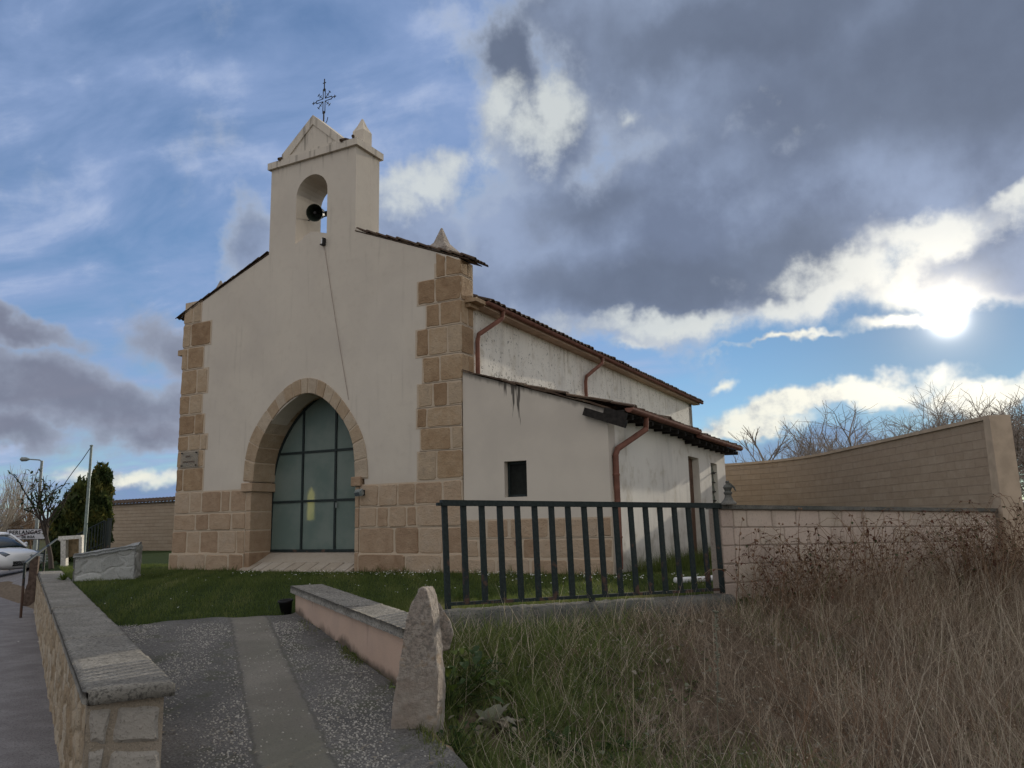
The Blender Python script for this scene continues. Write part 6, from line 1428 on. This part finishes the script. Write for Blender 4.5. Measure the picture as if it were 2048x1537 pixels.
for i, (px, top, D, lb_) in enumerate(((1482, 1045, 8.5, 'dry seed stalk nearest the dark green railing'), (1512, 1062, 8.4, 'dry seed stalk leaning second from the railing'), (1560, 1052, 8.6, 'dry seed stalk before the third block of the wall'), (1600, 1020, 8.7, 'tall straight dry stalk reaching the coping left of the red bramble'),
        (1572, 1085, 8.3, 'short dry stalk with clustered heads left of the red bramble'), (1702, 1035, 8.9, 'dry stalk rising above the red bramble'), (1732, 1045, 9.0, 'dry stalk just right of the red bramble'), (1772, 1048, 9.2, 'dry stalk between the red bramble and the thicket'))): stalk(px, top, D, lb_, .22-.03*(i % 3), 20+i)
# pale dried mullein spike, withered rosette, green plants by the stone, lit tufts behind the railing
mp_ = at(1432, 1400, 5.6); mp_[2] = float(hgt(mp_[0], mp_[1])); o = thing('seed_spike', mp_, 'pale dried seed spike standing in the weeds below the railing end', 'dry stalk'); m = MB(); tp_ = at(1432, 1225, 5.6)
pts = [Vector(mp_).lerp(Vector(tp_), f)+Vector((rng.uniform(-.008, .008), 0, 0)) for f in np.linspace(0, 1, 9)]; m.tube(pts, .0035, 5, .75); 
for k in range(60):
    q = Vector(mp_).lerp(Vector(tp_), rng.uniform(.35, 1)); m.tube([q, q+Vector((rng.uniform(-.022, .022), rng.uniform(-.022, .022), rng.uniform(0, .02)))], [.004, .006], 4, rng.uniform(.6, .84))
tmesh(m, 'spike', M_MULL, o)
def rosette(px, py, z, n_, L, w, mat, name, label, cat, seed, el=(.1, .9), tones=(0, 1), droop=.5, D=None):
    rg = random.Random(seed); p = gp(px, py, z) if D is None else at(px, py, D); p[2] = float(hgt(p[0], p[1])); o = thing(name, p, label, cat); m = MB()
    for k in range(n_):
        a = k*2.4+rg.uniform(-.3, .3); e = rg.uniform(*el); dv = Vector((math.cos(a)*math.cos(e), math.sin(a)*math.cos(e), math.sin(e))); leaf(m, Vector(p)+Vector((math.cos(a)*.02, math.sin(a)*.02, .02)), dv, L*rg.uniform(.55, 1.1), w*rg.uniform(.7, 1.15), rg.uniform(*tones), droop*rg.uniform(.5, 1.4))
    tmesh(m, 'leaves', mat, o); return o
rosette(985, 1512, -.78, 24, .27, .10, M_MULL, 'withered_rosette', 'large withered grey leaf rosette at the bottom edge below the boundary stone', 'plant', 5, (.1, 1.2), (.0, .85))
rosette(1130, 1530, -.78, 30, .24, .07, M_LEAF, 'green_rosette', 'patch of long green leaves at the bottom edge right of the withered rosette', 'plant', 6, (.4, 1.2), (.2, .7))
rosette(1230, 1528, -.78, 26, .24, .06, M_LEAF, 'green_rosette', 'rightmost patch of long green leaves at the bottom edge', 'plant', 16, (.4, 1.3), (.2, .8))
def dock(px, py, D, n_, L, label, seed, t0, t1, w=.06, name='leafy_plant'):
    rg = random.Random(seed); p = at(px, py, D); p[2] = float(hgt(p[0], p[1])); o = thing(name, p, label, 'plant'); m, ms = MB(), MB()
    for k in range(n_):
        a = rg.uniform(0, 6.28); e = rg.uniform(.3, 1.35); q = Vector((math.cos(a)*math.cos(e), math.sin(a)*math.cos(e), math.sin(e)))*rg.uniform(.08, L); ms.tube([Vector(p), Vector(p)+q*.6+Vector((0, 0, .02)), Vector(p)+q], .0025, 4, .3, cap=False); dv = (q.normalized()+Vector((rg.uniform(-.6, .6), rg.uniform(-.6, .6), rg.uniform(-.5, .3)))).normalized(); leaf(m, Vector(p)+q, dv, w*rg.uniform(.8, 1.7), w*rg.uniform(.55, .85), rg.uniform(t0, t1), .4)
    tmesh(ms, 'stems', M_LEAF, o); tmesh(m, 'leaves', M_LEAF, o)
dock(897, 1330, 5.75, 60, .46, 'leafy green plant growing beside the boundary stone', 3, .3, 1, .095)
dock(945, 1335, 6.1, 40, .34, 'leafy green plant with one yellow leaf below the kerb', 4, .25, .95, .085)
dock(905, 1440, 5.15, 40, .24, 'low green plant at the foot of the boundary stone', 5, .05, .5, .045)
def tuft(px, py, z, n_, H, label, seed, t0=.55, t1=1.0):
    p = gp(px, py, z); p[2] = float(hgt(p[0], p[1])); rr_ = np.random.default_rng(seed); P = np.stack([p[0]+rr_.normal(0, .05, n_), p[1]+rr_.normal(0, .05, n_), np.full(n_, p[2])], -1); v = blades(P, rr_.uniform(.5, 1.1, n_)*H, .009, rr_.uniform(.1, .7, n_), rr_.uniform(.1, .7, n_), rr_.uniform(t0, t1, n_), seed, 4)
    o = npmesh('grass_tuft', v[0], v[1], M_LEAF, tones=v[2]); tag(o, label, 'grass tuft', 'grass tufts behind the railing')
tuft(925, 1203, -.05, 90, .22, 'sunlit grass tuft behind the first gap of the railing', 31); tuft(958, 1200, -.05, 50, .15, 'small sunlit grass tuft behind the second gap of the railing', 32); tuft(1108, 1192, -.05, 90, .12, 'low yellowish tuft behind the middle of the railing', 33); tuft(1145, 1190, -.05, 60, .10, 'flat yellowish tuft just right of the middle of the railing', 34)
rosette(128, 1138, -.1, 40, .16, .03, M_LEAF, 'weed_clump', 'bright yellow green weed clump between the rubble wall and the masonry block', 'plant', 8, (.3, 1.4), (.8, 1.0), .3, D=13.2)

# ------------------------------------------------------------------ trees
RMIN = .0036
def grow(mt, mc, p, dv, L, r_, lev, mx, rg, nch, spr, up, tone):
    n_ = 4 if lev < 2 else 3; pts = [Vector(p)]; dd = Vector(dv).normalized(); nodes = []
    for k in range(n_):
        dd = (dd+Vector((rg.gauss(0, .13), rg.gauss(0, .13), rg.gauss(0, .08)+up*.10))).normalized(); pts.append(pts[-1]+dd*L/n_); nodes.append((pts[-1], dd.copy(), (k+1)/n_))
    (mt if lev == 0 else mc).tube(pts, [r_*(1-.45*k/n_) for k in range(n_+1)], 8 if lev == 0 else (5 if lev == 1 else 3), tone+rg.uniform(-.25, .25), cap=False)
    if lev >= mx: return
    for c in range(nch[min(lev, len(nch)-1)]):
        f = 1.0 if c == 0 else rg.uniform(.30 if lev else .45, 1); q = pts[0]; e = dd
        i = min(n_-1, int(f*n_)); a_ = f*n_-i; q = pts[i].lerp(pts[min(i+1, n_)], a_); e = (pts[min(i+1, n_)]-pts[i]); e = e.normalized() if e.length > 0 else dd
        pr_ = e.orthogonal().normalized(); pr_.rotate(Matrix.Rotation(rg.uniform(0, 6.28), 3, e)); s_ = spr*rg.uniform(.6, 1.25)*(.35 if c == 0 else 1)
        nd = (e*math.cos(s_)+pr_*math.sin(s_)+Vector((0, 0, up*.25))).normalized(); grow(mt, mc, q, nd, L*rg.uniform(.55, .82), max(r_*(.62 if c == 0 else .5), RMIN), lev+1, mx, rg, nch, spr, up, tone)
def tree(name, p, H, label, seed, nch=(6, 5, 5, 4), mx=4, spr=.75, up=.4, r_=None, mat=None, group=None, trunk=.32, tilt=(0, 0), local=False, rmin=None, wide=1.0):
    rg = random.Random(seed); o = thing(name, p, label, 'tree', group); mt, mc = MB(), MB()
    grow(mt, mc, (0, 0, 0), (tilt[0], tilt[1], 1), H*trunk, r_ or H*.010, 0, mx, rg, nch, spr, up, .5)
    k = H/max(v[2] for v in mc.v); 
    for q in (mt, mc): q.v = [(v[0]*k*wide, v[1]*k*wide, v[2]*k) for v in q.v]
    for q, nm in ((mt, 'trunk'), (mc, 'crown')):
        ob = tmesh(q, nm, mat or M_BARK, None); ob.parent = o
    return o
def tpos(px, top, D): p = at(px, top, D); g = float(hgt(p[0], p[1])); return np.array([p[0], p[1], g]), p[2]-g
G1 = 'bare trees behind the yard wall'
for px, top, D, lb_, sd_, kw in ((1490, 846, 38, 'small bare tree with a forked trunk beside the annex roof', 2, dict(nch=(4, 5, 4, 4), mx=4, spr=.6, r_=.10, wide=1.3)),
        (1830, 755, 33, 'spreading bare tree in the middle behind the yard wall', 4, dict(nch=(8, 6, 5, 4, 3), mx=5, spr=.8, up=.22, trunk=.26, wide=1.55)),
        (1715, 800, 40, 'lower rounded bare tree left of the spreading tree', 6, dict(nch=(8, 6, 5, 4), spr=.85, up=.2, trunk=.26, wide=1.4)),
        (1975, 758, 24, 'tall bare tree above the pier of the yard wall', 7, dict(nch=(8, 6, 5, 4, 3), mx=5, spr=.8, up=.22, trunk=.26, wide=1.55)),
        (1630, 838, 60, 'hazy bare tree left of the lower rounded tree', 14, dict(nch=(9, 6, 5, 4), spr=.7, up=.3, trunk=.2)),
        (1905, 792, 44, 'distant bare tree between the spreading tree and the pier', 15, dict(nch=(8, 6, 5, 4, 3), mx=5, spr=.7, up=.3, trunk=.22, wide=1.6)),
        (2065, 775, 19, 'dense bare tree at the right edge with low twigs', 9, dict(nch=(9, 6, 6, 4, 2), mx=5, spr=.95, up=.05, trunk=.25, wide=1.3))):
    p, H = tpos(px, top, D); tree('bare_tree', p, H, lb_, sd_, group=G1, **kw)
p, H = tpos(1575, 872, 120); pop = tree('young_poplar', p, H, 'slim bare poplar in the distant row, leftmost', 12, nch=(9, 4, 3), mx=3, spr=.32, up=.7, trunk=.8, mat=M_BARK, group='distant row of young poplars')
for k in range(1, 12):
    p, H2 = tpos(1575+k*12.5, 872-(k % 3)*4+rng.uniform(-5, 5), 120+k*1.2); copy_tree(pop, p, rng.uniform(0, 6.28), H2/H, 'slim bare poplar in the distant row, number %s from the left' % ('second third fourth fifth sixth seventh eighth ninth tenth eleventh twelfth'.split()[k-1]))
# left group
G2 = 'bare trees beyond the road on the left'
p, H = tpos(14, 925, 42); tree('bare_tree', p, H, 'pale slender bare tree at the left edge', 21, nch=(7, 5, 4, 3), spr=.45, up=.6, mat=M_PALEBARK, group=G2)
p, H = tpos(44, 968, 40); tree('bare_tree', p, H, 'brown bushy bare tree fanning up behind the place sign', 22, nch=(9, 6, 4, 3), spr=.6, up=.5, trunk=.15, mat=M_BARKB, group=G2)
p, H = tpos(70, 985, 46); tree('bare_tree', p, H, 'brown bare tree directly behind the lamp pole', 23, nch=(7, 5, 4, 3), spr=.55, up=.5, trunk=.2, mat=M_BARKB, group=G2)
p, H = tpos(-12, 950, 36); tree('bare_tree', p, H, 'pale bare tree cut by the left edge of the picture', 24, nch=(7, 5, 4, 3), spr=.5, up=.5, mat=M_PALEBARK, group=G2)
def leafcloud(lobes, n_, size, seed, aspect=1.0, upw=.3):
    rr_ = np.random.default_rng(seed); V = []; T = []; w = np.array([a[3]*a[4]*a[5] for a in lobes]); w = w/w.sum()
    for (cx0, cy0, cz0, rx, ry, rz), wt in zip(lobes, w):
        k = int(n_*wt); u = rr_.normal(0, 1, (k, 3)); u /= np.linalg.norm(u, axis=1)[:, None]; r_ = (.55+.45*rr_.random(k)**.5)*(1+.16*np.sin(u[:, 0]*7+u[:, 2]*9)+.12*np.sin(u[:, 1]*13+u[:, 2]*5)); P = np.array([cx0, cy0, cz0])+u*r_[:, None]*np.array([rx, ry, rz])
        a = rr_.normal(0, 1, (k, 3)); a[:, 2] += upw*2; a /= np.linalg.norm(a, axis=1)[:, None]; b = np.cross(a, rr_.normal(0, 1, (k, 3))); b /= np.linalg.norm(b, axis=1)[:, None]; s_ = size*rr_.uniform(.5, 1.3, k)[:, None]
        V.append(np.stack([P-a*s_*aspect-b*s_*.4, P-a*s_*aspect*.2+b*s_*.5, P+a*s_*aspect, P-a*s_*.2-b*s_*.6], 1).reshape(-1, 3)); T.append(np.repeat(np.clip(.45+.3*np.sin(P[:, 0]*5)*np.sin(P[:, 2]*6+P[:, 1]*3)+rr_.normal(0, .16, k), 0, 1), 4))
    V = np.concatenate(V); F = np.arange(len(V)).reshape(-1, 4); return V, F, np.concatenate(T)
def conifer(px, py_top, py_bot, D, wpx, label, seed, lob):
    p, H = tpos(px, py_top, D); o = thing('conifer', p, label, 'tree', 'conifers left of the chapel'); wd_ = wpx*D/FPX/2; lobes = [(a*wd_, b*wd_, c*H, rx*wd_, rx*wd_*.9, rz*H) for a, b, c, rx, rz in lob]
    v = leafcloud(lobes, 15000, .085, seed, 1.5, .8); v[0][:, :2] = v[0][:, :2]; ob = npmesh('crown', v[0], v[1], M_CYP, tones=v[2]); ob.parent = o; m = MB(); m.tube([(0, 0, -.1), (0, 0, H*.7)], [.12, .05], 8); ob = m.build('trunk', M_BARK); ob.parent = o
conifer(203, 932, 1100, 28, 48, 'tall narrow dark conifer beside the garden wall', 41, [(0, 0, .32, 1.05, .34), (.05, 0, .62, .92, .30), (-.1, 0, .80, .6, .20), (.3, .2, .84, .5, .16)])
conifer(160, 955, 1100, 28.4, 92, 'broad olive conifer with a sloping top next to the tall conifer', 42, [(-.25, 0, .35, .9, .38), (.25, .1, .45, .8, .46), (-.55, 0, .45, .5, .30), (.5, 0, .62, .5, .33), (-.1, 0, .66, .5, .22)])
p, H = tpos(118, 935, 25.5); pt_r = random.Random(77); o = tree('pollard_tree', p, H*.98, 'gnarled tree with sparse dark leaves in front of the broad conifer', 61, nch=(6, 4, 3), mx=3, spr=.55, up=.45, trunk=.5, r_=.09, tilt=(-.08, 0), mat=material('dark_bark', f_blade([(0, (.05, .04, .034)), (1, (.09, .075, .065))], 0.0), .9, .1)); cr = [c for c in o.children if c.name.startswith('crown')][0]
m = MB(); vv = [Vector(v.co) for v in cr.data.vertices]; vv = [q for q in vv if q.z > H*.55]
for _ in range(420): q = pt_r.choice(vv); leaf(m, q, (pt_r.uniform(-1, 1), pt_r.uniform(-1, 1), pt_r.uniform(-.6, .8)), pt_r.uniform(.08, .15), pt_r.uniform(.05, .09), pt_r.uniform(0, .35))
ob = tmesh(m, 'leaves', M_CYP); ob.parent = o
# scrub along the far field edge
rr_ = np.random.default_rng(5); lb = []
for k in range(60):
    a = YAW+R_(-42+k*1.45+rr_.uniform(-.5, .5)); q = rr_.uniform(85, 150); lb.append((CAM[0]+math.sin(a)*q, CAM[1]+math.cos(a)*q, .2, rr_.uniform(2, 5), rr_.uniform(2, 5), rr_.uniform(.8, 2.2)))
v = leafcloud(lb, 26000, .35, 6, 1.2, .5); npmesh('scrub', v[0], v[1], material('winter_scrub', f_blade([(0, (.05, .04, .03)), (.5, (.095, .072, .05)), (1, (.12, .10, .055))], .1), .95, .1), tones=v[2], kind='stuff')

# pieces that belong to one thing but stand apart become parts of their own
def split_loose(o):
    me = o.data; n = len(me.vertices); par = list(range(n))
    def find(a):
        while par[a] != a: par[a] = par[par[a]]; a = par[a]
        return a
    for e in me.edges: par[find(e.vertices[0])] = find(e.vertices[1])
    groups = {}
    for p in me.polygons: groups.setdefault(find(p.vertices[0]), []).append(p)
    gl_ = list(groups.values())
    for ps in gl_:
        mp = {}; vs = []; fs = []
        for p in ps:
            for v in p.vertices:
                if v not in mp: mp[v] = len(vs); vs.append(me.vertices[v].co[:])
            fs.append(tuple(mp[v] for v in p.vertices))
        m2 = bpy.data.meshes.new(me.name); m2.from_pydata(vs, [], fs); m2.update(); a = m2.attributes.new('tone', 'FLOAT', 'FACE'); a.data.foreach_set('value', [.5]*len(fs))
        q = link(o.name.split('.')[0], m2, me.materials[0]); q.parent = o.parent; q.matrix_parent_inverse = o.matrix_parent_inverse.copy()
    bpy.data.objects.remove(o)
for o in [o for o in S.objects if o.type == 'MESH' and o.name.split('.')[0] in ('ridge_tile', 'pipe_clip', 'screw', 'sign_post', 'barrier_rail', 'barrier_post', 'gate_bar', 'pillar')]: split_loose(o)
